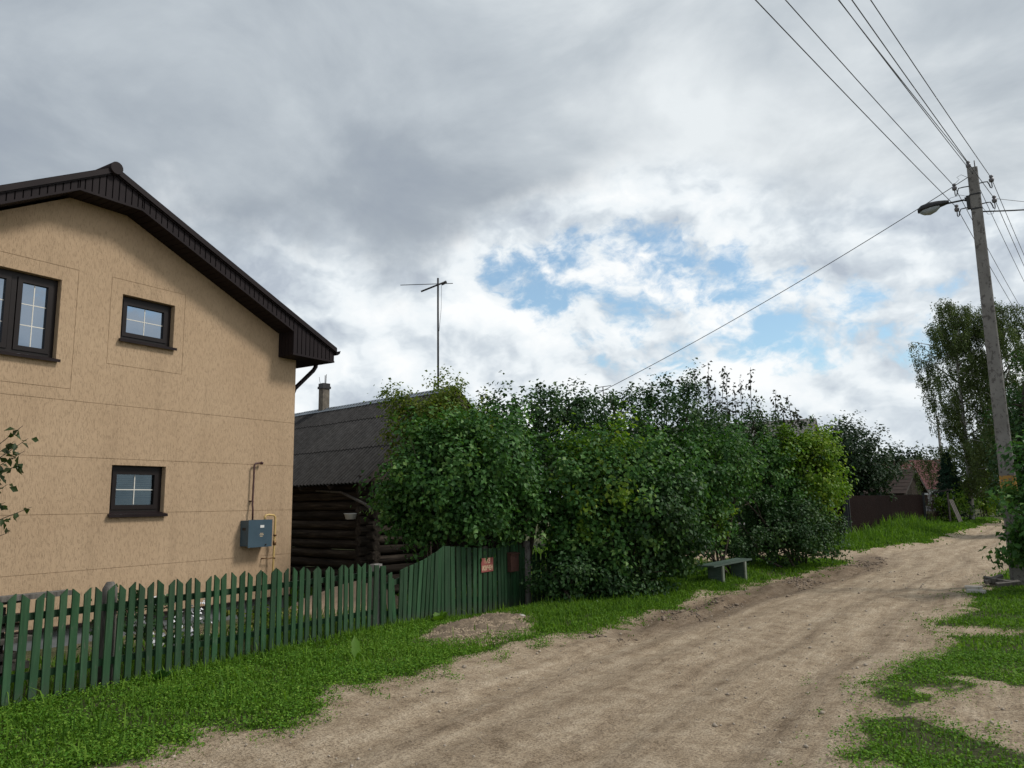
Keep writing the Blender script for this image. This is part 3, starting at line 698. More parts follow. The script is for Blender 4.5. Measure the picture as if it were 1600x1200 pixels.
def build_window(root, w):
    y0, z0, y1, z1 = w['y0'], w['z0'], w['y1'], w['z1']
    xw = HX - 0.085
    wn = empty('window', base_of(root)); wn.parent = root; wn.location = (0, 0, 0)
    # reveal
    rv = MB(); e = 0.003
    rv.box((HX - 0.013, y0 - 0.02, z0 - 0.02), (HX - 0.15, y0 + e, z1 + 0.02)); rv.box((HX - 0.013, y1 - e, z0 - 0.02), (HX - 0.15, y1 + 0.02, z1 + 0.02))
    rv.box((HX - 0.014, y0 + e, z1 - e), (HX - 0.15, y1 - e, z1 + 0.02)); rv.box((HX - 0.014, y0 + e, z0 - 0.02), (HX - 0.15, y1 - e, z0 + e))
    rv.build('reveal', M['stucco'], wn)
    def ring(mb, a, b, c, d, t, x0, x1):
        mb.box((x0, a, b), (x1, c, b + t)); mb.box((x0, a, d - t), (x1, c, d)); mb.box((x0, a, b + t), (x1, a + t, d - t)); mb.box((x0, c - t, b + t), (x1, c, d - t))
    fr = MB(); F = 0.055
    a, b, c, d = y0 + e, z0 + e, y1 - e, z1 - e
    ring(fr, a, b, c, d, F, xw, xw - 0.06)
    ncell = w['sash']
    if ncell == 2: fr.box((xw, (a + c) / 2 - 0.03, b + F), (xw - 0.06, (a + c) / 2 + 0.03, d - F))
    fr.build('frame', M['frame'], wn)
    cells = [(a + F, c - F)] if ncell == 1 else [(a + F, (a + c) / 2 - 0.035), ((a + c) / 2 + 0.035, c - F)]
    for (ca, cc) in cells:
        sb = MB(); ring(sb, ca + 0.003, b + F + 0.003, cc - 0.003, d - F - 0.003, 0.058, xw + 0.012, xw - 0.045); sb.build('sash', M['frame'], wn)
        ga, gb, gc, gd = ca + 0.061, b + F + 0.061, cc - 0.061, d - F - 0.061
        MB().box((xw - 0.020, ga, gb), (xw - 0.026, gc, gd)).build('pane', M[w['glass']], wn)
        mu = MB(); nv, nh = w['bars']
        for i in range(nh):
            zz = gb + (gd - gb) * (i + 1) / (nh + 1); mu.box((xw - 0.017, ga, zz - 0.006), (xw - 0.0195, gc, zz + 0.006))
        yy = (ga + gc) / 2
        zz = [gb] + [gb + (gd - gb) * (i + 1) / (nh + 1) for i in range(nh)] + [gd]
        for p, q in zip(zz[:-1], zz[1:]): mu.box((xw - 0.017, yy - 0.006, p + 0.006), (xw - 0.0195, yy + 0.006, q - 0.006))
        mu.build('glazing_bar', M['muntin'], wn)
    if w['glass'] == 'glass_clear':
        bl = MB()
        for k in range(13): bl.obox((HX - 0.20, (y0 + y1) / 2, z1 - 0.12 - k * 0.026), (0.006, 0, 0.0105), (0, (y1 - y0) / 2 - 0.07, 0), (0.0008, 0, -0.0005))
        bb = bl.build('blind', M['blind'], wn); bb['kind'] = 'stuff'
    sl_ = MB(); sl_.hexa([(xw + 0.013, y0 - 0.005, z0 - 0.012), (HX + 0.055, y0 - 0.03, z0 - 0.045), (HX + 0.055, y1 + 0.03, z0 - 0.045), (xw + 0.013, y1 + 0.005, z0 - 0.012),
                          (xw + 0.013, y0 - 0.005, z0 + 0.02), (HX + 0.055, y0 - 0.03, z0 - 0.008), (HX + 0.055, y1 + 0.03, z0 - 0.008), (xw + 0.013, y1 + 0.005, z0 + 0.02)])
    sl_.build('sill', M['brown_metal'], wn)
build_house()

# gas cabinet and pipes on the facade
def build_gas():
    g = empty('gas_meter_cabinet', (HX, 8.15, 1.05)); tag(g, 'blue-grey metal gas meter cabinet on the beige house wall', 'meter box')
    MB().box((HX + 0.004, 7.94, 1.07), (HX + 0.19, 8.37, 1.46)).build('body', M['bluebox'], g)
    MB().box((HX + 0.192, 7.93, 1.05), (HX + 0.205, 8.385, 1.468)).build('door', M['bluebox'], g)
    MB().box((HX + 0.05, 7.937, 1.31), (HX + 0.13, 7.9395, 1.35)).build('vent', M['iron'], g)
    MB().box((HX + 0.206, 8.15, 1.345), (HX + 0.208, 8.225, 1.385)).build('white_label', M['white'], g)
    y = MB()
    for k, (a, b) in enumerate(((8.15, 8.21), (8.14, 8.22), (8.15, 8.20))): y.box((HX + 0.206, a, 1.255 - k * 0.022), (HX + 0.2075, b, 1.263 - k * 0.022))
    y.build('printed_mark', M['signtext'], g)
    MB().tube([(HX + 0.206, 8.26, 1.085), (HX + 0.222, 8.26, 1.085)], 0.012, 10).build('lock', M['iron'], g)
    p = empty('gas_pipe', (HX, 8.5, 0)); tag(p, 'yellow gas pipe rising from the ground to the blue-grey cabinet', 'pipe')
    MB().tube([(HX + 0.10, 8.50, -0.2), (HX + 0.10, 8.52, 0.9), (HX + 0.10, 8.53, 1.45), (HX + 0.10, 8.525, 1.50), (HX + 0.10, 8.50, 1.53), (HX + 0.10, 8.40, 1.54), (HX + 0.10, 8.345, 1.535), (HX + 0.10, 8.325, 1.51), (HX + 0.10, 8.32, 1.465)], 0.0165, 8).build('pipe', M['yellow'], p)
    MB().tube([(HX + 0.10, 8.505, 0.15), (HX + 0.10, 8.515, 0.62)], 0.022, 8).build('sleeve', M['yellow'], p)
    MB().tube([(HX + 0.10, 8.528, 1.06), (HX + 0.10, 8.528, 1.13)], 0.027, 10).build('coupling', M['brass'], p)
    MB().tube([(HX + 0.10, 8.528, 1.20), (HX + 0.10, 8.528, 1.23)], 0.024, 10).tube([(HX + 0.10, 8.528, 1.215), (HX + 0.16, 8.51, 1.215)], 0.010, 6).build('valve', M['brass'], p)
    MB().tube([(HX + 0.002, 8.36, 0.86), (HX + 0.09, 8.38, 0.86), (HX + 0.10, 8.53, 0.86)], 0.009, 6).tube([(HX + 0.10, 8.525, 0.845), (HX + 0.10, 8.525, 0.875)], 0.022, 8).build('bracket', M['brass'], p)
    q = empty('vent_pipe', (HX, 8.12, 1.47)); tag(q, 'thin maroon pipe running up the wall from the cabinet to a short elbow', 'pipe')
    MB().tube([(HX + 0.08, 8.10, 1.462), (HX + 0.08, 8.10, 1.62), (HX + 0.06, 8.105, 1.70), (HX + 0.06, 8.115, 2.31), (HX + 0.06, 8.135, 2.345), (HX + 0.06, 8.17, 2.35), (HX + 0.06, 8.24, 2.355)], 0.014, 8).build('pipe', M['maroon'], q)
    MB().box((HX + 0.002, 8.085, 1.75), (HX + 0.05, 8.13, 1.765)).build('clamp', M['maroon'], q)
    MB().tube([(HX + 0.06, 8.242, 2.355), (HX + 0.06, 8.275, 2.355)], 0.022, 8).build('end_cap', M['maroon'], q)
build_gas()

# ------------------------------------------------------------------ old log barn
def build_barn():
    A = Vector((-0.982, 0.189, 0)); Pp = Vector((0.189, 0.982, 0)); UP = Vector((0, 0, 1))
    E = Vector((-10.27, 10.91, 0)); half = 2.05; ov = 0.35; Lw = 8.4
    C0 = E + Pp * ov
    root = empty('log_barn', (C0.x, C0.y, 0)); tag(root, 'old blackened log barn with dark corrugated roof between the beige house and the shrubs', 'barn')
    d = 0.192
    def log_mesh(length, seed):
        r = random.Random(seed); mb = MB(); n = 9; pts = []; rs = []
        for i in range(n):
            pts.append((length * i / (n - 1), r.uniform(-.006, .006), r.uniform(-.005, .005))); rs.append(d / 2 * r.uniform(0.95, 1.05))
        return mb.tube(pts, rs, 10).mesh('log', M['log'])
    southm = [log_mesh(Lw, i) for i in range(3)]; gm = [log_mesh(2 * half + 0.5, 9 + i) for i in range(3)]
    an = atan2(A.y, A.x); pn = atan2(Pp.y, Pp.x)
    for i in range(12):
        z = -0.16 + d * (i + 0.5)
        for base in (C0, C0 + Pp * (2 * half)):
            link_mesh('log', southm[i % 3], root, (base.x, base.y, z), (random.random() * 0, 0, an))
        for base in (C0 + A * 0.25 - Pp * 0.25, C0 + A * (Lw - 0.3) - Pp * 0.25):
            link_mesh('log', gm[i % 3], root, (base.x, base.y, z + d / 2), (0, 0, pn))
    # gable boards
    zw = -0.16 + d * 12; ez = 2.07; rz = 4.10; pl = half + ov
    for s0, al in ((0, 0.22),):
        for k in range(26):
            t0 = ov + 0.1 + k * 0.155
            if t0 > 2 * pl - ov - 0.2: break
            zt_ = ez + (rz - ez) * (1 - abs(t0 + 0.07 - pl) / pl) - 0.10
            if zt_ < zw + 0.05: continue
            c = C0 - Pp * ov + A * al + Pp * (t0 + 0.07)
            MB().obox((c.x, c.y, (zw + zt_) / 2), A * 0.012, Pp * 0.07, UP * ((zt_ - zw) / 2)).build('gable_board', M['dark_board'], root)
    # corrugated sheets, three courses on each slope
    sl_vec = (Pp * pl + UP * (rz - ez)); SLn = sl_vec.length; sl_u = sl_vec / SLn
    pitch = 0.125; W = 9; wid = W * pitch
    def sheet(L, nm):
        mb = MB(); nseg = W * 6; vs = []
        for j, yy in enumerate((0.0, L)):
            for i in range(nseg + 1):
                xx = wid * 1.02 * i / nseg; vs.append((xx, yy, 0.027 * cos(2 * pi * xx / pitch)))
        n1 = nseg + 1
        fs = [(i, i + 1, n1 + i + 1, n1 + i) for i in range(nseg)]
        b = len(vs); vs += [(x, y, z - 0.008) for x, y, z in vs]
        fs += [(b + n1 + i, b + n1 + i + 1, b + i + 1, b + i) for i in range(nseg)]
        mb.add(vs, fs, True); e0 = [vs[i] for i in range(n1)] + [(x, y, z - 0.008) for x, y, z in vs[:n1]]
        mb.add(e0, [(i + 1, i, n1 + i, n1 + i + 1) for i in range(nseg)]); me = mb.mesh(nm, M['slate'], fix=False)
        return me
    courses = [(0.0, 1.27), (1.17, 1.27), (2.34, SLn - 2.34)]
    ms = [sheet(L, 'roof_sheet') for _, L in courses]
    for side in (1, -1):
        org = (E + UP * ez) if side == 1 else (E + Pp * (2 * pl) + UP * ez)
        u = sl_u if side == 1 else (Pp * (-pl) + UP * (rz - ez)).normalized()
        ax = -A if side == 1 else A
        if side == 1: org = org + A * (8 * wid - 0.02)
        nrm = ax.cross(u)
        rot = Matrix((ax, u, nrm)).transposed().to_euler()
        for c, (s0, L) in enumerate(courses):
            for k in range(8):
                jit = random.uniform(-0.012, 0.012)
                p = org + ax * (k * wid - 0.02) + u * (s0 + jit) + nrm * (0.028 + 0.016 * c + 0.003 * (k % 2))
                link_mesh('roof_sheet', ms[c], root, p, rot)
    # rafters under the eave so the roof has thickness
    rf = MB()
    for k in range(9):
        for side in (1, -1):
            o = (E if side == 1 else E + Pp * (2 * pl)) + A * (0.06 + k * 1.08) + UP * (ez - 0.05); v = sl_u if side == 1 else (Pp * (-pl) + UP * (rz - ez)).normalized()
            c = o + v * SLn / 2; rf.obox(c, A * 0.035, v * SLn / 2 * 0.99, v.cross(A) * 0.05)
    rf.build('rafter', M['dark_board'], root)['kind'] = 'stuff'
    # ridge metal
    R = E + Pp * pl + UP * (rz + 0.03)
    for k in range(6):
        a0 = R + A * (k * 1.5 + 0.005) + UP * 0.004 * (k % 2); a1 = R + A * (k * 1.5 + 1.49) + UP * 0.004 * (k % 2)
        q = MB()
        for v in (Pp * 0.17 - UP * 0.115, -Pp * 0.17 - UP * 0.115):
            q.prism([a0 + UP * 0.05, a1 + UP * 0.05, a1 + v + UP * 0.05, a0 + v + UP * 0.05], (0, 0, 0.006))
        q.build('ridge_flashing', M['ridge'], root)
    # chimney
    ch = empty('chimney', base_of(root)); ch.parent = root; ch.location = (0, 0, 0)
    cc = R + A * 5.05
    mb = MB()
    MB().obox(cc + UP * 0.16, A * 0.10, Pp * 0.10, UP * 0.48).build('stack', M['brick'], ch)
    MB().obox(cc + UP * 0.60, A * 0.125, Pp * 0.125, UP * 0.03).obox(cc + UP * 0.672, A * 0.108, Pp * 0.108, UP * 0.04).build('chimney_head', M['iron'], ch)
    MB().tube([cc + UP * 0.70 - A * 0.03, cc + UP * 0.93 - A * 0.03], 0.010, 6).tube([cc + UP * 0.70 - A * 0.07, cc + UP * 0.95 - A * 0.085], 0.008, 6).tube([cc + UP * 0.60 + A * 0.12, cc + UP * 0.80 + A * 0.22, cc + UP * 0.92 + A * 0.25], 0.006, 5).build('pot_wire', M['iron'], ch); ch.children[-1]['kind'] = 'stuff'
    # white basin on the log corner
    b = C0 + A * 0.42 - Pp * 0.30 + UP * 1.50
    bs = empty('washbasin', b); tag(bs, 'small white enamel washbasin fixed near the log barn corner', 'basin')
    MB().lathe(b, [(0.07, -0.10), (0.10, -0.09), (0.125, 0.0), (0.14, 0.012), (0.135, 0.02), (0.115, 0.0), (0.09, -0.08), (0.0, -0.085)], 16).build('bowl', M['white'], bs)
    MB().obox(b + Pp * 0.15 - UP * 0.06, A * 0.02, Pp * 0.12, UP * 0.012).build('bracket', M['iron'], bs)
    # weathered pole slung under the eave
    p0 = C0 + A * 1.9 - Pp * 0.14 + UP * 1.98; p1 = C0 + A * 0.9 - Pp * 0.2 + UP * 1.93; p2 = C0 - A * 0.05 - Pp * 0.32 + UP * 1.69; p3 = C0 - A * 0.35 - Pp * 0.36 + UP * 1.58
    tag(MB().tube([p0, p1, p2, p3], [0.020, 0.025, 0.030, 0.032], 7).build('weathered_pole', M['old_wood']), 'bent grey weathered pole slanting below the barn eave', 'pole')
    # aerial on the ridge
    ab = R + A * 0.55
    an_ = empty('television_aerial', ab); tag(an_, 'tall thin television aerial mast rising above the barn ridge', 'aerial')
    zt2 = 6.73
    MB().tube([ab - UP * 0.2, (ab.x, ab.y, zt2)], 0.022, 8).build('mast', M['iron'], an_)
    top = Vector((ab.x, ab.y, 0))
    MB().tube([top + Vector((-0.36, -0.16, 6.44)), top + Vector((0.13, 0.05, 6.62))], 0.02, 6).build('boom', M['iron'], an_)
    MB().tube([top + Vector((-0.85, -0.30, 6.64)), top + Vector((0.33, 0.12, 6.58))], 0.008, 6).build('long_element', M['iron'], an_)
    MB().tube([top + Vector((0.05, 0.08, 6.60)), top + Vector((0.16, 0.10, 6.64))], 0.035, 8).build('amplifier', M['iron'], an_)
    MB().tube([top + Vector((0.07, 0.04, 6.58)), top + Vector((0.065, 0.03, 6.0)), top + Vector((0.03, 0.0, 5.5))], 0.004, 5).build('cable', M['wire'], an_)
build_barn()

# ------------------------------------------------------------------ picket fence and gates
def picket_mesh(kind, w, h, th=0.02):
    """kind: 0 = point on the far side, 1 = point on the near side, 2 = flat, 3 = slanted flat"""
    if kind == 0: ta, tb = h - 0.055, h
    elif kind == 1: ta, tb = h, h - 0.055
    elif kind == 2: ta, tb = h, h - 0.006
    else: ta, tb = h - 0.03, h
    hw = w / 2
    mb = MB().prism([(th, -hw, 0), (th, hw, 0), (th, hw, tb), (th, -hw, ta)], (-th, 0, 0))
    me = mb.mesh('picket', M['green'])
    return me
PK = {k: [picket_mesh(k, w, 1.0) for w in (0.059, 0.062, 0.066)] for k in range(4)}
def fence_x(y): return -7.30 + (0.0 if y < 8.2 else 0.12 * (y - 8.2) / 3.5)
def put_picket(root, y, z0, z1, kind, lean=0.0, wscale=1.0, xo=0.0, yaw=0.0):
    me = random.choice(PK[kind])
    return link_mesh('picket', me, root, (fence_x(y) + 0.022 + xo, y, z0), (lean, random.uniform(-.012, .012), yaw), (1, wscale, z1 - z0))
def build_fence():
    root = empty('picket_fence', (-7.3, 4.5, 0)); tag(root, 'green wooden picket fence with pointed pickets along the grass verge', 'fence')
    # pickets stand in facing pairs that repeat every 0.2165 m
    yy = 4.555 - 0.2165 * 19; ys = []
    while yy < 7.98:
        ys.append((yy - 0.029, 0)); ys.append((yy + 0.046 + 0.029, 1)); yy += 0.2165
    for y, kind in ys:
        if y < 0.4 or y > 7.95: continue
        top = 0.928 + random.uniform(-0.012, 0.012) + (0.015 if y < 6.6 else -0.03 * (y - 6.6))
        z0 = gz1(-7.28, y) - 0.04 + random.uniform(-0.02, 0.02)
        put_picket(root, y + random.uniform(-.005, .005), z0, top, kind, random.gauss(0.003, .013))
    for z in (0.74, 0.24):
        MB().box((-7.335, 0.3, z - 0.03), (-7.302, 8.05, z + 0.032)).build('rail', M['green'], root)
    for y, r in ((0.6, 0.07), (4.38, 0.075)):
        r_ = random.Random(int(y * 10))
        pts = [(-7.40, y, -0.25), (-7.40, y + 0.004, 0.3), (-7.405, y, 0.70), (-7.40, y, 0.90), (-7.40, y, 0.965)]
        MB().tube(pts, [r, r * 1.02, r, r * 0.92, r * 0.45], 10).build('post', M['old_wood'], root)
    MB().box((-7.39, 8.02, -0.25), (-7.30, 8.17, 0.865)).build('concrete_post', M['concrete'], root)
    # covering boards either side of the concrete post
    put_picket(root, 7.99, -0.05, 0.86, 2, -0.035, 1.3); put_picket(root, 8.16, -0.05, 0.84, 2, 0.01, 1.5, xo=0.01)
build_fence()
def build_gates():
    # left leaf, sagging: top rises towards the middle
    g1 = empty('gate_leaf', (fence_x(8.85), 8.85, -0.05)); tag(g1, 'sagging left gate leaf of green slats whose top slopes up to the right', 'gate')
    n = 13
    for i in range(n):
        y = 8.30 + (9.42 - 8.30) * i / (n - 1)
        t = i / (n - 1)
        top = 0.74 + 0.30 * t ** 1.25
        if i in (1,): top -= 0.1
        lean = (0.02, 0.12, -0.06, -0.03, -0.09, -0.1, -0.11, -0.10, -0.09, -0.08, -0.06, -0.03, -0.01)[i]
        put_picket(g1, y, gz1(fence_x(y), y) + 0.02, top, 3, lean * 0.9, 1.15)
    for z0, z1 in ((0.18, 0.22), (0.55, 0.80)):
        a = Vector((fence_x(8.25) - 0.02, 8.24, z0)); b = Vector((fence_x(9.45) - 0.02, 9.46, z1))
        c = (a + b) / 2; v = (b - a); MB().obox(c, v.cross(Vector((0, 0, 1))).normalized() * 0.017, v / 2, Vector((0, 0, 0.035))).build('rail', M['green'], g1)
    g2 = empty('gate_leaf', (fence_x(10.1), 10.1, -0.1)); tag(g2, 'upright right gate leaf of green slats with the red sign on it', 'gate')
    n = 10
    for i in range(n):
        y = 9.54 + (10.76 - 9.54) * i / (n - 1); t = i / (n - 1)
        put_picket(g2, y, gz1(fence_x(y), y) + 0.06, 1.03 - 0.10 * t + random.uniform(-.006, .006), 2, random.uniform(-.012, .012), 1.55 if i not in (0, 9) else 1.9)
    for z in (0.20, 0.78):
        a = Vector((fence_x(9.5) - 0.02, 9.5, z)); b = Vector((fence_x(10.8) - 0.02, 10.8, z - 0.06)); c = (a + b) / 2; v = b - a
        MB().obox(c, v.cross(Vector((0, 0, 1))).normalized() * 0.017, v / 2, Vector((0, 0, 0.035))).build('rail', M['green'], g2)
    gp = MB().tube([(fence_x(10.75) - 0.13, 10.72, -0.3), (fence_x(10.75) - 0.13, 10.72, 0.86), (fence_x(10.75) - 0.13, 10.72, 0.965)], [0.075, 0.07, 0.05], 10).build('gate_post', M['old_wood'])
    tag(gp, 'weathered round wooden post between the wide gate and the small gate', 'post')
    # small gate with arched top
    g3 = empty('garden_gate', (fence_x(11.25), 11.25, -0.15)); tag(g3, 'small arched green garden gate carrying the rusty letter box', 'gate')
    n = 9
    for i in range(n):
        y = 10.90 + (11.62 - 10.90) * i / (n - 1); t = (i - 3.6) / 4.4
        put_picket(g3, y, gz1(fence_x(y), y) + 0.03, 1.03 - 0.13 * t * t, 2, random.uniform(-.01, .01), 1.15)
    for z in (0.10, 0.74):
        a = Vector((fence_x(10.86) - 0.02, 10.86, z)); b = Vector((fence_x(11.66) - 0.02, 11.66, z)); c = (a + b) / 2; v = b - a
        MB().obox(c, v.cross(Vector((0, 0, 1))).normalized() * 0.017, v / 2, Vector((0, 0, 0.035))).build('rail', M['green'], g3)
    p = MB().tube([(fence_x(11.76) + 0.02, 11.76, -0.5), (fence_x(11.76) + 0.02, 11.76, 0.97), (fence_x(11.76) + 0.02, 11.76, 1.0)], [0.066, 0.066, 0.05], 14).build('gate_post', M['concrete'])
    tag(p, 'grey pipe post on the far side of the small arched gate', 'post')
    # letter box: body with sloping lid, slot and hasp
    lb = empty('letter_box', (fence_x(11.25), 11.25, 0.6)); tag(lb, 'rusty brown metal letter box hanging on the small gate', 'letter box')
    x = fence_x(11.25) + 0.05
    MB().box((x, 11.11, 0.52), (x + 0.07, 11.36, 0.82)).build('body', M['rusty'], lb)
    MB().hexa([(x - 0.004, 11.10, 0.822), (x + 0.095, 11.10, 0.805), (x + 0.095, 11.37, 0.805), (x - 0.004, 11.37, 0.822), (x - 0.004, 11.10, 0.84), (x + 0.095, 11.10, 0.818), (x + 0.095, 11.37, 0.818), (x - 0.004, 11.37, 0.84)]).build('lid', M['rusty'], lb)
    MB().box((x + 0.071, 11.25, 0.745), (x + 0.074, 11.28, 0.765)).build('hasp', M['iron'], lb)
    # sign
    sg = empty('warning_sign', (fence_x(10.5), 10.5, 0.7)); tag(sg, 'small faded red plate with two lines of pale lettering on the gate', 'sign')
    x = fence_x(10.70) + 0.052
    MB().box((x, 10.36, 0.57), (x + 0.004, 10.70, 0.79)).build('plate', M['signred'], sg)
    for txt, zc, h, wmax in (('ГАЗ', 0.705, 0.085, 0.15), ('ИЗУЧЕН', 0.598, 0.080, 0.29)):
        cu = bpy.data.curves.new('lettering', 'FONT'); cu.body = txt; cu.size = 0.1; cu.extrude = 0.001; cu.align_x = 'CENTER'; cu.resolution_u = 2; cu.offset = 0.002
        tmp = bpy.data.objects.new('lettering_tmp', cu); COL.objects.link(tmp); bpy.context.view_layer.update()
        me = bpy.data.meshes.new_from_object(tmp.evaluated_get(bpy.context.evaluated_depsgraph_get())); me.name = 'lettering'
        COL.objects.unlink(tmp); bpy.data.objects.remove(tmp)
        co = np.array([v.co for v in me.vertices]); w = np.ptp(co[:, 0]); hh = np.ptp(co[:, 1])
        me.transform(Matrix.Diagonal((min(wmax / w, 9), h / hh, 1, 1))); me.materials.clear(); me.materials.append(M['signtext'])
        o = link_mesh('lettering', me, sg, (x + 0.0055, 10.53, zc), (pi / 2, 0, pi / 2))
    # far fence running on behind the shrubs
    f2 = empty('picket_fence', (-7.1, 13.5, -0.1)); tag(f2, 'dark stretch of picket fence half hidden behind the lilac shrubs', 'fence')
    for i in range(24):
        y = 11.95 + i * 0.17
        put_picket(f2, y, gz1(-7.15, y) - 0.02, 0.80, i % 2, random.uniform(-.015, .015), 1.6)
    MB().box((-7.20, 11.85, 0.58), (-7.165, 16.1, 0.64)).build('rail', M['green'], f2)
    MB().box((-7.20, 11.85, 0.10), (-7.165, 16.1, 0.16)).build('rail', M['green'], f2)
build_gates()

# lumber behind the left end of the fence
def build_lumber():
    r = empty('lumber_stack', (-7.8, 3.5, 0)); tag(r, 'stack of dark weathered boards behind the left end of the picket fence', 'boards')
    specs = [(-7.62, 2.2, 4.10, 0.885, 0.07, 0.022, 0.0), (-7.80, 2.1, 3.75, 0.82, 0.10, 0.02, 0.03), (-7.70, 2.3, 3.80, 0.72, 0.10, 0.025, -0.02), (-7.75, 2.0, 3.76, 0.60, 0.10, 0.025, 0.02), (-7.72, 2.0, 3.82, 0.50, 0.12, 0.02, 0.01), (-7.76, 2.2, 3.72, 0.38, 0.12, 0.03, -0.01), (-7.75, 2.0, 3.80, 0.26, 0.12, 0.03, 0.02)]
    for x, a, b, z, hw, hz_, tl in specs:
        MB().obox((x, (a + b) / 2, z), (hw, tl * hw, 0), (0, (b - a) / 2, tl), (0, 0, hz_)).build('board', M['old_wood'], r)
    for y in (2.4, 3.5):
        MB().box((-7.84, y, -0.15), (-7.66, y + 0.12, 0.23)).box((-7.82, y + 0.02, 0.29), (-7.70, y + 0.1, 0.80)).build('bearer', M['dark_board'], r)
build_lumber()

# ------------------------------------------------------------------ foliage tools
def leaves(P, N, size, mat_name, name, parent, aspect=0.62, droop=0.35, jitter=0.55, fold=0.18, tri=False):
    """one mesh of folded kite leaves at points P with outward normals N"""
    n = len(P)
    sz = size * rng.uniform(0.65, 1.25, n)[:, None]
    nr = N + rng.normal(0, jitter, (n, 3)) + np.array([0, 0, 0.45]); nr /= np.linalg.norm(nr, axis=1)[:, None] + 1e-9
    d = N * 0.8 + rng.normal(0, 0.7, (n, 3)) + np.array([0, 0, -droop]); d -= nr * (d * nr).sum(1)[:, None]; d /= np.linalg.norm(d, axis=1)[:, None] + 1e-9
    s = np.cross(nr, d)
    base = P; tip = P + d * sz
    mid = P + d * sz * 0.42
    l = mid + s * sz * aspect * 0.5 + nr * sz * fold; r = mid - s * sz * aspect * 0.5 + nr * sz * fold
    V = np.stack([base, l, tip, r], 1).reshape(-1, 3)
    b = np.arange(n)[:, None] * 4
    T = np.concatenate([b + np.array([[0, 2, 1]]), b + np.array([[0, 3, 2]])], 1).reshape(-1, 3)
    off = np.array(base_of(parent)) if parent is not None else np.zeros(3)
    me = np_mesh(name, V - off, T, M[mat_name])
    global LAST_TONE
    tn = LAST_TONE if (LAST_TONE is not None and len(LAST_TONE) == n) else rng.uniform(0.2, 0.8, n)
    LAST_TONE = None
    a = me.attributes.new('tone', 'FLOAT', 'POINT'); a.data.foreach_set('value', np.repeat(tn, 4).astype(np.float32))
    return link_mesh(name, me, parent)
def _lobe_pts(L, k, n, seed, shell):
    v = rng.normal(0, 1, (n, 3)); v /= np.linalg.norm(v, axis=1)[:, None]
    rad = rng.uniform(0, 1, n) ** shell
    bumpy = 0.62 + 0.62 * vnoise(v[:, 0] * 2.6 + k * 7, v[:, 1] * 2.6 + seed, v[:, 2] * 2.6 + 5)
    bumpy = bumpy + 0.34 * (vnoise(v[:, 0] * 6 + k * 3, v[:, 1] * 6 + seed, v[:, 2] * 6) - 0.5)
    return L[:, :3] + v * L[:, 3:6] * (rad * bumpy)[:, None], v
def crown_pts(lobes, n, freq=1.6, thr=0.42, shell=0.38, seed=0.0, zmin=-9, tuft=0.20, per=60):
    """leaf points: tufts of leaves round shoot tips spread through uneven lobes, plus loose leaves; leaves gaps between"""
    vol = np.array([l[3] * l[4] * l[5] for l in lobes]) ** 0.72; vol /= vol.sum(); LA = np.array(lobes)
    def gather(m, sh, th):
        out = []; nor = []; got = 0
        while got < m:
            k = rng.choice(len(lobes), m, p=vol); p, v = _lobe_pts(LA[k], k, m, seed, sh)
            c = fbm(p[:, 0] * freq + seed, p[:, 1] * freq, p[:, 2] * freq, 3)
            ok = (c > th) & (p[:, 2] > zmin); out.append(p[ok]); nor.append(v[ok]); got += ok.sum()
        return np.concatenate(out)[:m], np.concatenate(nor)[:m]
    nt = int(n * 0.85); nc = max(6, nt // per)
    C, CN = gather(nc, shell * 0.62, thr + 0.03)
    k = rng.integers(0, nc, nt); tr = tuft * rng.uniform(0.6, 1.5, nc)[k]
    ax = CN + rng.normal(0, 0.35, CN.shape) + np.array([0, 0, 0.35]); ax /= np.linalg.norm(ax, axis=1)[:, None]
    u = rng.normal(0, 1, (nt, 3)); u /= np.linalg.norm(u, axis=1)[:, None]
    rr_ = rng.uniform(0, 1, nt) ** 0.45
    off = u * (tr * rr_)[:, None] * 0.85 + ax[k] * (tr * rng.uniform(-0.9, 1.5, nt))[:, None]
    P1 = C[k] + off; N1 = u * 0.7 + CN[k] * 0.5 + ax[k] * 0.3; N1 /= np.linalg.norm(N1, axis=1)[:, None]
    P2, N2 = gather(n - nt, shell, thr)
    tone = np.concatenate([rng.uniform(0, 1, nc)[k], rng.uniform(0.2, 0.7, n - nt)])
    global LAST_TONE
    LAST_TONE = tone
    return np.concatenate([P1, P2]), np.concatenate([N1, N2])
LAST_TONE = None
def limb(mb, p0, p1, r0, r1, bend=0.15, n=5, sides=6):
    p0 = Vector(p0); p1 = Vector(p1); L = (p1 - p0).length
    off = Vector((random.uniform(-1, 1), random.uniform(-1, 1), random.uniform(-0.3, 0.6))) * L * bend
    pts = []; rs = []
    for i in range(n):
        t = i / (n - 1); pts.append(p0.lerp(p1, t) + off * (4 * t * (1 - t)) * 0.5); rs.append(r0 + (r1 - r0) * t)
    mb.tube(pts, rs, sides); return pts
def at(px, depth): # ground position seen in direction px at a distance along the view
    d = FWD + CR * ((px - 800) / 1200.0) - CU * ((760 - 600) / 1200.0)
    p = d * depth; return p.x, p.y
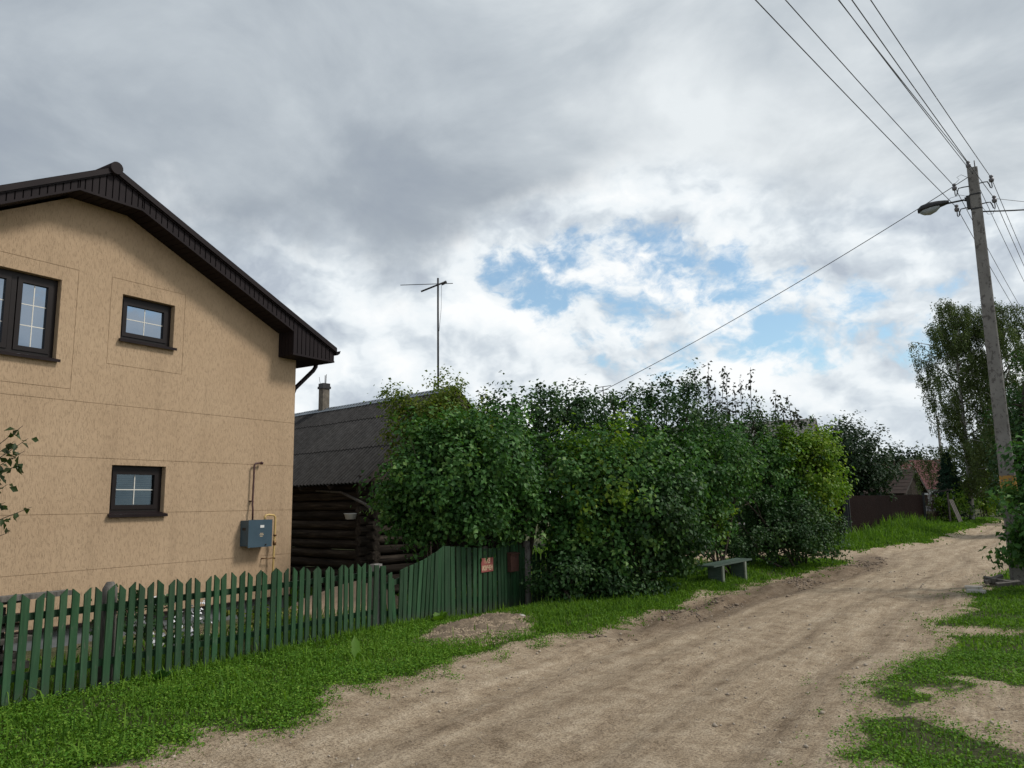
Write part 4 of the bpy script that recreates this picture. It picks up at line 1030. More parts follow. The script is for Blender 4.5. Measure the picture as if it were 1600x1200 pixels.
def shrub(name, label, cat, base, lobes, n, size, mats, stems=6, group=None, extra=None, thr=0.40, shell=0.36, seed=1.0, freq=1.6, stem_r=0.035, zmin=-9, aspect=0.72, droop=0.35, tuft=0.21):
    z = gz1(base[0], base[1])
    root = empty(name, (base[0], base[1], z)); tag(root, label, cat, group)
    st = MB()
    for k in range(stems):
        L = lobes[k % len(lobes)]
        a = random.uniform(0, 2 * pi); q = (base[0] + random.uniform(-.3, .3) * (1 if stems > 2 else 0.1), base[1] + random.uniform(-.3, .3) * (1 if stems > 2 else 0.1), z - 0.1)
        tip = (L[0] + cos(a) * L[3] * 0.45, L[1] + sin(a) * L[4] * 0.45, L[2] + L[5] * random.uniform(0.1, 0.6))
        pts = limb(st, q, tip, stem_r, stem_r * 0.3, 0.12, 6)
        for j in range(3):
            a2 = random.uniform(0, 2 * pi); limb(st, pts[2 + j], (L[0] + cos(a2) * L[3] * 0.8, L[1] + sin(a2) * L[4] * 0.8, L[2] + random.uniform(-.3, .8) * L[5]), stem_r * 0.45, stem_r * 0.12, 0.1, 4, 5)
    st.build('stem' if stems > 2 else 'trunk', M['bark'], root)
    if isinstance(mats, str): mats = [(mats, lobes, 1.0)]
    for mname, lb, fr in mats:
        P, N = crown_pts(lb, int(n * fr), freq, thr, shell, seed, zmin, tuft)
        leaves(P, N, size, mname, 'crown', root, aspect, droop)
    if extra: extra(root)
    return root

# ------------------------------------------------------------------ hedge of shrubs beside the street
def lob(px, py, depth, rpx, rpy, dd=None):
    """ellipsoid lobe: centre seen at (px,py) at that distance, radii rpx/rpy given at that distance"""
    d = FWD + CR * ((px - 800) / 1200.0) - CU * ((py - 600) / 1200.0)
    p = Vector((0, 0, EYE)) + d * depth; s = depth / 1200.0
    r = rpx * s
    return (p.x, p.y, p.z, r * 1.04, (dd or r) * 1.04, rpy * s * 1.04)
def build_shrubs():
    G = 'shrubs and small trees beside the street'
    # young tree with yellowish top behind the barn corner
    b = at(668, 14.3)
    shrub('young_tree', 'young tree with yellow-green top in front of the barn roof', 'tree', b,
          [lob(668, 665, 14.3, 46, 40), lob(640, 628, 14.3, 26, 26), lob(690, 618, 14.3, 26, 22), lob(655, 690, 14.2, 46, 36), lob(720, 655, 14.3, 40, 36), lob(625, 665, 14.2, 24, 30)], 11000, 0.062, 'lime', 2, G, thr=0.40, seed=3)
    # broad lilac above the gate
    b = at(730, 12.9)
    b = (b[0] - 0.5, b[1] + 0.3)
    shrub('lilac_shrub', 'broad lilac shrub leaning over the wide green gate beside the barn', 'shrub', b,
          [lob(700, 745, 12.9, 92, 78), lob(640, 745, 12.9, 48, 58), lob(650, 800, 12.9, 58, 48), lob(770, 720, 13.2, 78, 72), lob(720, 815, 12.9, 92, 48), lob(800, 790, 13.2, 52, 66), lob(690, 705, 13, 50, 34)], 25000, 0.088, 'lilac', 7, G, seed=5, thr=0.37, zmin=1.12)
    # dark tree behind
    b = at(820, 16.6)
    shrub('plum_tree', 'dark leafy tree rising behind the lilac over the gate', 'tree', b,
          [lob(850, 680, 16.6, 92, 62), lob(880, 640, 16.6, 46, 40), lob(800, 668, 16.6, 62, 42), lob(770, 700, 16.4, 62, 52), lob(860, 760, 16.4, 84, 62)], 12000, 0.092, 'lilac_dark', 2, G, seed=8, stem_r=0.07, thr=0.38)
    # large bright lilac in the middle
    b = at(945, 14.3)
    shrub('lilac_shrub', 'large bright green lilac shrub right of the grey gate post', 'shrub', b,
          [lob(905, 760, 13.8, 74, 66), lob(880, 800, 13.6, 52, 70), lob(960, 740, 14.2, 92, 58), lob(1000, 800, 14, 84, 72), lob(930, 850, 13.7, 82, 60), lob(1035, 745, 14.4, 62, 62), lob(990, 880, 13.9, 62, 48), lob(1050, 840, 14.2, 48, 66)], 30000, 0.090, [('lilac', [lob(905, 760, 13.8, 74, 66), lob(880, 800, 13.6, 52, 70), lob(960, 740, 14.2, 92, 58), lob(930, 850, 13.7, 82, 60)], 0.55), ('light', [lob(915, 745, 13.7, 58, 62), lob(945, 700, 14.1, 44, 30), lob(900, 815, 13.5, 40, 50)], 0.10), ('lilac_dark', [lob(1000, 800, 14, 84, 72), lob(1035, 745, 14.4, 62, 62), lob(990, 880, 13.9, 62, 48), lob(1050, 840, 14.2, 48, 66)], 0.30), ('lilac', [lob(1000, 800, 14, 84, 72), lob(1035, 745, 14.4, 62, 62)], 0.16)], 9, G, seed=11, thr=0.37)
    # low leaves at the gate post
    b = at(880, 13.1)
    shrub('low_shrub', 'low dark shrub at the foot of the lilac next to the gate post', 'shrub', b,
          [lob(880, 905, 12.9, 44, 34), lob(935, 915, 13.2, 46, 24), lob(990, 915, 13.6, 42, 20)], 7000, 0.068, 'lilac_dark', 4, G, seed=13, thr=0.36)
    # dark tops behind the middle
    b = at(1000, 17.5)
    shrub('plum_tree', 'dark leafy tree standing behind the large lilac', 'tree', b,
          [lob(985, 655, 17.4, 72, 52), lob(1045, 665, 17.6, 72, 48), lob(1055, 625, 17.6, 44, 38), lob(1010, 720, 17.2, 92, 52), lob(930, 690, 17.3, 48, 40)], 15000, 0.082, 'lilac_dark', 2, G, seed=17, stem_r=0.07, thr=0.37)
    # shrub behind the bench
    b = at(1120, 16.4)
    shrub('lilac_shrub', 'tall lilac shrub behind the green bench', 'shrub', b,
          [lob(1095, 755, 16.2, 52, 68), lob(1110, 820, 16.0, 40, 58), lob(1130, 720, 16.4, 54, 52), lob(1070, 860, 15.8, 52, 46), lob(1060, 800, 15.8, 48, 58)], 15000, 0.090, [('lilac', [lob(1095, 755, 16.2, 52, 68), lob(1130, 720, 16.4, 54, 52), lob(1070, 860, 15.8, 52, 46), lob(1060, 800, 15.8, 48, 58)], 0.85), ('light', [lob(1116, 810, 16.0, 18, 58)], 0.06)], 6, G, seed=19, thr=0.37)  # sliver of brighter leaves paints the sunlit right edge of the lilac
    # sparse tree with upright shoots
    b = at(1155, 20)
    rt = shrub('plum_tree', 'dark plum tree with sparse upright shoots above the hedge', 'tree', b,
          [lob(1150, 682, 20, 92, 36), lob(1120, 700, 20, 80, 50), lob(1210, 702, 20.2, 62, 38), lob(1170, 725, 19.8, 84, 44)], 14000, 0.080, 'lilac_dark', 2, G, seed=23, stem_r=0.08, thr=0.40)
    sh = MB(); PP = []; NN = []
    Z = Vector((0, 0, 1))
    for px, top in ((1042, 598), (1062, 590), (1075, 610), (1092, 578), (1102, 588), (1112, 566), (1120, 600), (1128, 572), (1140, 580), (1152, 600), (1165, 592), (1178, 574), (1190, 618), (1214, 610), (1240, 618), (1228, 632), (1252, 640)):
        d0 = FWD + CR * ((px - 800) / 1200.0) - CU * ((672 - 600) / 1200.0); d1 = FWD + CR * ((px + random.uniform(-12, 6) - 800) / 1200.0) - CU * ((top - 600) / 1200.0)
        dep = 20 + random.uniform(-.5, .5)
        p0 = Vector((0, 0, EYE)) + d0 * dep; p1 = Vector((0, 0, EYE)) + d1 * dep
        pts = limb(sh, p0, p1, 0.014, 0.004, 0.06, 6, 5)
        for i in range(60):
            t = random.uniform(0.1, 1.0) ; j = min(int(t * 5), 4); q = pts[j].lerp(pts[j + 1], t * 5 - j) if j < 5 else pts[-1]
            v = Vector((random.gauss(0, 1), random.gauss(0, 1), random.gauss(0, .7))).normalized()
            PP.append(q + v * random.uniform(0.01, 0.13)); NN.append(v)
    sh.build('shoot', M['bark'], rt)
    leaves(np.array(PP), np.array(NN), 0.10, 'plum', 'shoot_leaves', rt, 0.6)
    # right-hand end of the hedge
    b = at(1240, 19.6)
    shrub('hazel_shrub', 'fresh yellow-green shrub at the far end of the hedge by the side drive', 'shrub', b,
          [lob(1255, 745, 19.8, 52, 62), lob(1270, 710, 20, 38, 36), lob(1225, 715, 19.6, 42, 42), lob(1285, 770, 20, 28, 56), lob(1240, 800, 19.6, 42, 40), lob(1190, 740, 19.2, 40, 56)], 14000, 0.092,
          [('light', [lob(1258, 740, 19.8, 50, 62), lob(1272, 705, 20, 36, 32), lob(1288, 775, 20, 24, 54), lob(1232, 710, 19.7, 36, 38), lob(1262, 735, 19.4, 36, 52)], 0.85), ('lilac', [lob(1190, 740, 19.2, 40, 60), lob(1220, 800, 19.4, 52, 44)], 0.5)], 5, G, seed=29, thr=0.37)  # yellow-green leaves; on the right lobes the brighter colour also paints the sunlit side
    b = at(1225, 18.6)
    shrub('low_shrub', 'low dark spreading shrub under the yellow-green shrub', 'shrub', b,
          [lob(1200, 835, 18.4, 66, 44), lob(1262, 842, 18.8, 48, 36), lob(1165, 800, 18.2, 40, 60), lob(1235, 808, 18.8, 48, 40), lob(1150, 850, 17.9, 36, 32), lob(1295, 830, 19.4, 24, 34)], 16000, 0.072, 'lilac_dark', 5, G, seed=31, thr=0.37)
    b = at(1155, 17.8)
    # distant shade trees filling behind the hedge
    for lb, px, dep, lobs, sd in (('dark fruit tree behind the log barn and the lilac', 770, 21, [lob(760, 740, 21, 120, 60), lob(840, 720, 21, 90, 60)], 41),
                              ('dark fruit tree in the garden behind the middle of the hedge', 985, 23, [lob(960, 740, 23, 110, 66), lob(1060, 730, 23, 90, 60)], 43)):
        shrub('fruit_tree', lb, 'tree', at(px, dep), lobs, 4500, 0.15, 'lilac_dark', 2, G, seed=sd, stem_r=0.09, thr=0.36)
build_shrubs()

# ------------------------------------------------------------------ bench
def build_bench():
    zb = gz1(-4.85, 15.4); zt = 0.425
    r = empty('bench', (-4.82, 15.4, zb)); tag(r, 'low weathered green plank bench on the verge before the hedge', 'bench')
    a = Vector((-4.86, 14.45, 0)); b = Vector((-4.72, 16.55, 0)); v = (b - a).normalized(); s = Vector((v.y, -v.x, 0)); c = (a + b) / 2
    for k in range(3):
        o = c + s * (-0.115 + 0.115 * k) + Vector((0, 0, zt + random.uniform(-.004, .004))) + v * random.uniform(-.03, .03)
        MB().obox(o, s * 0.054, v * 1.04, Vector((0, 0, 0.016))).build('seat_plank', M['bench'], r)
    for t in (-0.60, 0.62):
        o = c + v * t + Vector((0, 0, (zt - 0.018 + zb - 0.1) / 2)); h = (zt - 0.018 - zb + 0.1) / 2
        MB().obox(o, s * 0.14, v * 0.028, Vector((0, 0, h))).build('leg', M['bench'], r)
        MB().obox(o + s * 0.156, s * 0.014, v * 0.045, Vector((0, 0, h))).build('lit_leg_face', M['bench_leg_lit'], r)  # added pale strip: the leg's sunlit road-side face as colour
build_bench()

# ------------------------------------------------------------------ utility pole, lamp, wires
PX, PY = 0.10, 17.35
def build_pole():
    r = empty('utility_pole', (PX, PY, 0)); tag(r, 'tall concrete utility pole with insulators right of the dirt road', 'pole')
    H = 8.16
    def ring(z, w, dth): return [(PX - w / 2, PY - dth / 2, z), (PX + w / 2, PY - dth / 2, z), (PX + w / 2 * 0.8, PY + dth / 2, z), (PX - w / 2 * 0.8, PY + dth / 2, z)]
    mb = MB(); vs = []; n = 15
    for i in range(n):
        t = i / (n - 1); z = -0.4 + (H + 0.4) * t; w = 0.295 - 0.11 * t; c = 0.02
        q = [(-w / 2 + c, -w / 2), (w / 2 - c, -w / 2), (w / 2, -w / 2 + c), (w / 2 * .86, w / 2 - c), (w / 2 * .86 - c, w / 2), (-w / 2 * .86 + c, w / 2), (-w / 2 * .86, w / 2 - c), (-w / 2, -w / 2 + c)]
        vs += [(PX + a, PY + b, z) for a, b in q]
    fs = [(i * 8 + k, i * 8 + (k + 1) % 8, (i + 1) * 8 + (k + 1) % 8, (i + 1) * 8 + k) for i in range(n - 1) for k in range(8)] + [tuple(range((n - 1) * 8, n * 8))]
    mb.add(vs, fs).build('shaft', M['concrete'], r)
    def sleeve(z0, z1, e):
        m_ = MB(); v = []
        for z in (z0, z1):
            t = (z + 0.4) / (H + 0.4); w = 0.295 - 0.11 * t + 2 * e; c = 0.02
            q = [(-w / 2 + c, -w / 2), (w / 2 - c, -w / 2), (w / 2, -w / 2 + c), (w / 2 * .86, w / 2 - c), (w / 2 * .86 - c, w / 2), (-w / 2 * .86 + c, w / 2), (-w / 2 * .86, w / 2 - c), (-w / 2, -w / 2 + c)]
            v += [(PX + a, PY + b, z) for a, b in q]
        return m_.add(v, [(k, (k + 1) % 8, 8 + (k + 1) % 8, 8 + k) for k in range(8)])
    sleeve(1.55, 2.02, 0.002).build('painted_patch', M['orange'], r)
    for z in (7.58, 7.28): sleeve(z, z + 0.03, 0.006).build('strap', M['iron'], r)
    MB().tube([(PX + 0.05, PY, H - 0.05), (PX + 0.05, PY, H + 0.16)], 0.010, 6).build('reinforcing_bar', M['iron'], r)
    ins = []
    def insul(x0, z0, x1, z1, dy=-0.02):
        s = 1 if x1 > x0 else -1
        hk = MB().tube([(x0, PY + dy, z0), (x0 + s * 0.10, PY + dy, z0 + 0.005), (x1 - s * 0.07, PY + dy, z0), (x1 - s * 0.045, PY + dy, z0 - 0.06), (x1 - s * 0.03, PY + dy, z0 - 0.13), (x1 - s * 0.01, PY + dy, z0 - 0.145), (x1, PY + dy, z0 - 0.12), (x1, PY + dy, z1 + 0.02)], 0.011, 6).build('hook', M['iron'], r)
        MB().lathe((x1, PY + dy, z1), [(0.0, -0.01), (0.038, 0.0), (0.046, 0.035), (0.046, 0.06), (0.03, 0.072), (0.027, 0.085), (0.038, 0.10), (0.034, 0.125), (0.018, 0.138), (0, 0.14)], 12).build('insulator', M['porcelain'], hk)
        ins.append((x1, PY + dy, z1 + 0.085))
    insul(PX + 0.08, 7.82, PX + 0.30, 7.80); insul(PX + 0.09, 7.39, PX + 0.31, 7.37)
    insul(PX - 0.08, 7.80, PX - 0.34, 7.78); insul(PX - 0.09, 7.36, PX - 0.34, 7.33)
    tp = MB().tube([(PX - 0.06, PY, H - 0.1), (PX - 0.06, PY, H + 0.06)], 0.012, 6).build('hook', M['iron'], r)
    MB().lathe((PX - 0.06, PY, H + 0.04), [(0.0, -0.01), (0.038, 0.0), (0.046, 0.035), (0.046, 0.06), (0.03, 0.072), (0.027, 0.085), (0.038, 0.10), (0.034, 0.125), (0.018, 0.138), (0, 0.14)], 12).build('insulator', M['porcelain'], tp)
    ins.append((PX - 0.06, PY, H + 0.125))
    # lamp
    lp = empty('street_lamp', (PX - 0.12, PY, 7.5)); tag(lp, 'street lamp head on a short arm reaching left from the concrete pole', 'street lamp')
    MB().tube([(PX - 0.10, PY - 0.03, 7.42), (PX - 0.14, PY - 0.03, 7.50), (PX - 0.20, PY - 0.04, 7.53), (PX - 0.5, PY - 0.05, 7.52)], 0.019, 8).build('arm', M['iron'], lp)
    MB().box((PX - 0.16, PY - 0.07, 7.33), (PX - 0.095, PY + 0.02, 7.60)).tube([(PX - 0.18, PY - 0.03, 7.58), (PX - 0.10, PY - 0.03, 7.40)], 0.015, 6).build('clamp', M['iron'], lp)
    sec = []
    prof = [(0.0, 0.04, 0.05), (0.08, 0.075, 0.075), (0.20, 0.11, 0.105), (0.36, 0.14, 0.125), (0.50, 0.125, 0.11), (0.57, 0.07, 0.06)]
    vs = []; n = 12; x0 = PX - 0.46
    for dx, wy, hz_ in prof:
        cz = 7.535 - dx * 0.14
        for k in range(n):
            a = 2 * pi * k / n; zz = sin(a) * hz_; zz = zz if zz > 0 else zz * 0.35
            vs.append((x0 - dx, PY - 0.05 + cos(a) * wy, cz + zz))
    fs = [(i * n + k, i * n + (k + 1) % n, (i + 1) * n + (k + 1) % n, (i + 1) * n + k) for i in range(len(prof) - 1) for k in range(n)] + [tuple(range(n)), tuple(range((len(prof) - 1) * n, len(prof) * n))]
    MB().add(vs, fs, True).build('housing', M['iron'], lp)
    vs = []
    for i, (dx, wy, dz) in enumerate(((0.17, 0.07, 0.03), (0.24, 0.10, 0.085), (0.35, 0.12, 0.115), (0.46, 0.105, 0.085), (0.53, 0.06, 0.03))):
        cz = 7.515 - dx * 0.14
        for k in range(9):
            a = pi + pi * k / 8; vs.append((x0 - dx, PY - 0.05 + cos(a) * wy, cz + sin(a) * dz))
    fs = [(i * 9 + k, i * 9 + k + 1, (i + 1) * 9 + k + 1, (i + 1) * 9 + k) for i in range(4) for k in range(8)]
    MB().add(vs, fs, True).build('lens', M['lamp_glass'], lp)
    # wires
    W = 'overhead wires on the concrete pole'
    def wire(a, b, sag, rad, label, n=24, grp=W):
        a = Vector(a); b = Vector(b); pts = []
        for i in range(n + 1):
            t = i / n; p = a.lerp(b, t); p.z -= sag * 4 * t * (1 - t); pts.append(p)
        o = MB().tube(pts, rad, 5).build('overhead_wire', M['wire']); tag(o, label, 'wire', grp)
    names = ['upper right insulator', 'lower right insulator', 'upper left insulator', 'lower left insulator', 'pole-top insulator']
    back = Vector((-5.5, -34.5, 0)); fwd_ = Vector((4.2, 36.0, 0))
    for k, p in enumerate(ins):
        p = Vector(p)
        wire(p, p + back * 1.0 + Vector((0.25 * (1 if k < 2 else -1), 0, -0.1)), 0.35, 0.0065, f'overhead wire coming over the road to the {names[k]}')
        wire(p, p + fwd_ + Vector((0, 0, -0.3)), 0.45, 0.0065, f'overhead wire running on past the pole from the {names[k]}')
    wire((PX + 0.0, PY - 0.1, 8.02), Vector((PX - 0.02, PY - 0.1, 8.0)) + back + Vector((0, 0, -0.1)), 0.35, 0.0065, 'overhead wire fixed just under the pole top on the road side')
    wire((PX - 0.09, PY - 0.05, 7.98), (-9.55, 18.6, 4.35), 0.16, 0.008, 'service wire sloping down left from the pole to the hedge', grp='service wires')
    wire((PX + 0.08, PY - 0.05, 7.22), (6.5, 19.5, 7.9), 0.30, 0.015, 'thick dark cable leaving the pole to the right', grp='service wires')
    wire((PX + 0.31, PY - 0.02, 7.45), (6.5, 20.5, 6.7), 0.12, 0.005, 'thin service wire leaving the lower right insulator to the right', grp='service wires')
    # loose jumper loops
    lo = MB()
    lo.tube([(PX - 0.10, PY - 0.06, 7.98), (PX - 0.2, PY - 0.06, 8.06), (PX - 0.28, PY - 0.06, 8.02), (PX - 0.24, PY - 0.06, 7.97), (PX - 0.32, PY - 0.06, 7.9), (PX - 0.36, PY - 0.05, 7.82)], 0.004, 5)
    lo.tube([(PX + 0.10, PY - 0.06, 7.30), (PX + 0.18, PY - 0.06, 7.14), (PX + 0.26, PY - 0.06, 7.13), (PX + 0.31, PY - 0.05, 7.24), (PX + 0.31, PY - 0.03, 7.36)], 0.004, 5)
    lo.tube([(PX - 0.10, PY - 0.05, 7.57), (PX - 0.25, PY - 0.06, 7.64), (PX - 0.42, PY - 0.06, 7.62), (PX - 0.52, PY - 0.06, 7.56)], 0.004, 5)
    lo.build('jumper', M['wire'], r)
build_pole()

# ------------------------------------------------------------------ beyond the side drive
def build_far():
    # brown profiled steel fence
    a = Vector((-5.75, 36.2, 0)); b = Vector((-4.05, 51.5, 0)); v = (b - a); L = v.length; v /= L; s = Vector((v.y, -v.x, 0)); UP = Vector((0, 0, 1))
    r = empty('steel_fence', a); tag(r, 'tall brown profiled steel fence beyond the side drive', 'fence')
    npan = 10; wp = L / npan
    pm = MB(); vs = []; seg = 12 * 4
    pr = []
    for i in range(12):
        x = wp * i / 12
        pr += [(x, 0), (x + wp * 0.034, 0), (x + wp * 0.042, 0.018), (x + wp * 0.075, 0.018)]
    pr.append((wp, 0))
    for z in (0, 1.0):
        vs += [(x, -y, z) for x, y in pr]
    n1 = len(pr); fs = [(i, i + 1, n1 + i + 1, n1 + i) for i in range(n1 - 1)]
    vs2 = vs + [(x, y + 0.003, z) for x, y, z in vs]; fs2 = fs + [(2 * n1 + n1 + i, 2 * n1 + n1 + i + 1, 2 * n1 + i + 1, 2 * n1 + i) for i in range(n1 - 1)]
    me = MB().add(vs2, fs2).mesh('profiled_panel', M['fence_brown'], fix=False)
    for k in range(npan):
        p = a + v * (wp * k); zb = gz1(p.x, p.y) - 0.05
        link_mesh('profiled_panel', me, r, (p.x, p.y, zb + 0.06), (0, 0, atan2(v.y, v.x)), (1, 1, 1.70 - zb))
    for k in range(0, npan + 1, 2):
        p = a + v * (wp * k) + s * (0.06 if k in (0, npan) else -0.10)
        MB().box((p.x - 0.04, p.y - 0.04, -0.3), (p.x + 0.04, p.y + 0.04, 1.80)).build('post', M['post_dark'], r)
    # the gate of the side drive seen edge on
    g = empty('steel_gate', a); tag(g, 'brown steel gate between the dark post and the yellow-green shrub', 'gate')
    w = Vector((-0.97, -0.22, 0))
    for k in range(3):
        p = a + w * (0.15 + 1.15 * k)
        link_mesh('profiled_panel', me, g, (p.x, p.y, 0.05), (0, 0, atan2(w.y, w.x)), (1.15 / wp, 1, 1.62))
    p = a + w * 0.06
    MB().box((p.x - 0.10, p.y - 0.16, -0.3), (p.x + 0.09, p.y - 0.02, 1.72)).build('gate_post', M['post_dark'], g)
    # second, lower dark fence
    f2 = empty('board_fence', (-3.7, 55, 0.2)); tag(f2, 'short dark red board fence past the end of the steel fence', 'fence')
    for k in range(14):
        y = 52.2 + k * 0.42; x = -3.98 + 0.115 * k * 0.42
        MB().obox((x, y, 1.0), (0.015, 0, 0), (0.0, 0.19, 0), (0, 0, 0.78)).build('board', M['rusty'], f2)
    MB().box((-4.08, 51.6, 0), (-3.93, 51.8, 1.9)).build('post', M['iron'], f2)
    # leaning planks by the fence end
    st = empty('leaning_planks', (-2.8, 52, 0.2)); tag(st, 'pale planks leaning against a dark shed corner by the road', 'planks')
    for k in range(3):
        MB().obox((-2.45 + 0.06 * k, 51.5 + 0.25 * k, 0.75), (0.015, 0, 0.006), (0.02, 0.12, 0), (-0.22, 0, 0.72)).build('plank', M['old_wood'], st)
    sd = empty('log_shed', (-2.95, 53, 0.2)); tag(sd, 'small dark shed corner beside the leaning planks', 'shed')
    for k in range(6): MB().obox((-2.78, 51.9 + 0.28 * k, 1.05), (0.015, 0, 0), (0, 0.135, 0), (0, 0, 0.85)).build('board', M['dark_board'], sd)
    MB().obox((-3.0, 52.6, 1.98), (0.45, 0, 0.08), (0, 1.0, 0), (0, 0, 0.03)).build('roof', M['dark_board'], sd)

    def gable_house(name, label, c, ang, length, width, ez, rz, wallm, roofm, gablem, zb=0.0, ov=0.3, cat='house', win=True, chim=None):
        ax = Vector((cos(ang), sin(ang), 0)); pp = Vector((-sin(ang), cos(ang), 0)); c = Vector((c[0], c[1], 0))
        r = empty(name, (c.x, c.y, zb)); tag(r, label, cat)
        MB().obox(c + UP * (zb + ez) / 2, ax * length / 2, pp * width / 2, UP * (ez - zb) / 2).build('wall', M[wallm], r)
        for e in (-1, 1):
            nb = max(6, int(width / 0.28)); 
            for k in range(nb):
                t0 = -width / 2 + width * k / nb; t1 = t0 + width / nb * 0.96
                h0 = ez + (rz - ez) * (1 - abs(t0) / (width / 2 + ov)) - 0.06; h1 = ez + (rz - ez) * (1 - abs(t1) / (width / 2 + ov)) - 0.06
                q = c + ax * (e * (length / 2 + 0.012))
                MB().prism([q + pp * t0 + UP * (ez - 0.1), q + pp * t1 + UP * (ez - 0.1), q + pp * t1 + UP * h1, q + pp * t0 + UP * h0], ax * (e * 0.02)).build('gable_board', M[gablem], r)
        for s_ in (1, -1):
            p0 = c + ax * (length / 2 + ov) + UP * rz; p1 = c - ax * (length / 2 + ov) + UP * rz
            q = pp * s_ * (width / 2 + ov) - UP * (rz - ez)
            n_ = 7
            for k in range(n_):
                a0, a1 = q * (k / n_), q * ((k + 1.06) / n_); lift = UP * (0.012 * (n_ - k))
                MB().prism([p0 + a0 + lift + UP * 0.01, p1 + a0 + lift + UP * 0.01, p1 + a1 + lift + UP * 0.02, p0 + a1 + lift + UP * 0.02], UP * -0.02).build('roof_course', M[roofm], r)
            for e in (-1, 1):
                MB().prism([c + ax * e * (length / 2 + ov) + UP * rz, c + ax * e * (length / 2 + ov) + UP * rz + q, c + ax * e * (length / 2 + ov) + UP * (rz - 0.16) + q, c + ax * e * (length / 2 + ov) + UP * (rz - 0.16)], ax * (-e * 0.03)).build('barge_board', M['dark_board'], r)
        if win:
            for e in (-1, 1):
                for t in (-0.24, 0.24):
                    o = c + pp * (-width / 2 - 0.0) + ax * (t * length) + UP * (zb + (ez - zb) * 0.55)
                    wn = MB().obox(o, ax * 0.5, pp * 0.04, UP * 0.6).build('window', M['white'], r)
                    MB().obox(o - pp * 0.045, ax * 0.42, pp * 0.008, UP * 0.52).build('pane', M['glass_low'], wn)
                break
        if chim: 
            o = c + ax * chim + UP * (rz + 0.35); MB().obox(o, ax * 0.25, pp * 0.25, UP * 0.7).build('chimney', M['brick'], r)
        return r
    # grey gabled house roof seen over the hedge
    gable_house('garden_house', 'grey-roofed wooden house mostly hidden behind the hedge', (-10.3, 30.6), radians(4), 8.5, 5.6, 2.5, 4.6, 'dark_board', 'grey_roof', 'dark_board', win=True)
    # white-walled house sliver behind the apple tree
    gable_house('cottage', 'white cottage with grey gable behind the dark apple tree', (-10.9, 45.5), radians(0), 7, 6.5, 2.6, 5.0, 'white_wall', 'grey_roof', 'dark_board')
    # brown hut and red roof house
    gable_house('brown_hut', 'hut with brown slate roof and dark gable behind the steel fence', (-9.75, 68.9), radians(-15), 8.0, 4.2, 1.95, 3.75, 'log', 'brown_roof', 'log', win=False)
    gable_house('red_roof_house', 'house with faded red roof and white walls behind the brown hut', (-9.6, 87.5), radians(8), 10.5, 8.0, 2.4, 5.25, 'white_wall', 'red_roof', 'white_wall', win=True)
    MB_ = MB().tube([(-4.6, 83, 0), (-4.6, 83, 9.2)], [0.13, 0.10], 8).build('distant_pole', M['concrete']); tag(MB_, 'pale distant pole rising behind the red roof', 'pole')
    # trees
    G = 'trees beyond the side drive'
    shrub('apple_tree', 'large dark apple tree behind the brown steel fence', 'tree', at(1338, 40.5),
          [lob(1325, 715, 40, 46, 52), lob(1355, 735, 40.5, 44, 46), lob(1300, 700, 40, 40, 38), lob(1310, 745, 40, 48, 44), lob(1366, 758, 40, 22, 30), lob(1345, 695, 40.5, 30, 26)], 15000, 0.16, 'apple', 2, G, tuft=0.45, seed=51, stem_r=0.14, thr=0.38)
    shrub('apple_tree', 'smaller dark tree right of the apple tree before the brown hut', 'tree', at(1392, 58),
          [lob(1380, 728, 62, 22, 26), lob(1400, 716, 62, 14, 12), lob(1370, 755, 62, 18, 22)], 1800, 0.22, 'apple', 2, G, tuft=0.4, seed=53, stem_r=0.12, thr=0.40)
    shrub('round_tree', 'rounded dark tree far behind the red roof', 'tree', at(1430, 120),
          [lob(1428, 722, 120, 22, 18), lob(1412, 728, 120, 18, 14)], 1500, 0.5, 'apple', 2, G, tuft=0.9, seed=55, stem_r=0.2)
    # spruce
    sx, sy = at(1483, 49)
    sp = empty('spruce', (sx, sy, 0.2)); tag(sp, 'small dark spruce in front of the birch behind the fence', 'tree', G)
    MB().tube([(sx, sy, 0), (sx, sy, 4.3)], [0.10, 0.02], 6).build('trunk', M['bark'], sp)
    n = 5200; h = rng.uniform(0, 1, n) ** 0.8; a = rng.uniform(0, 2 * pi, n); tier = 0.75 + 0.25 * np.cos(h * 60)
    rr = (1 - h) * 1.75 * tier * rng.uniform(0.2, 1, n) ** 0.5 + 0.05
    P = np.stack([sx + rr * np.cos(a), sy + rr * np.sin(a), 0.5 + 3.9 * h - rr * 0.25], 1); N = np.stack([np.cos(a), np.sin(a), np.full(n, -0.3)], 1)
    leaves(P, N, 0.19, 'spruce', 'crown', sp, 0.4)
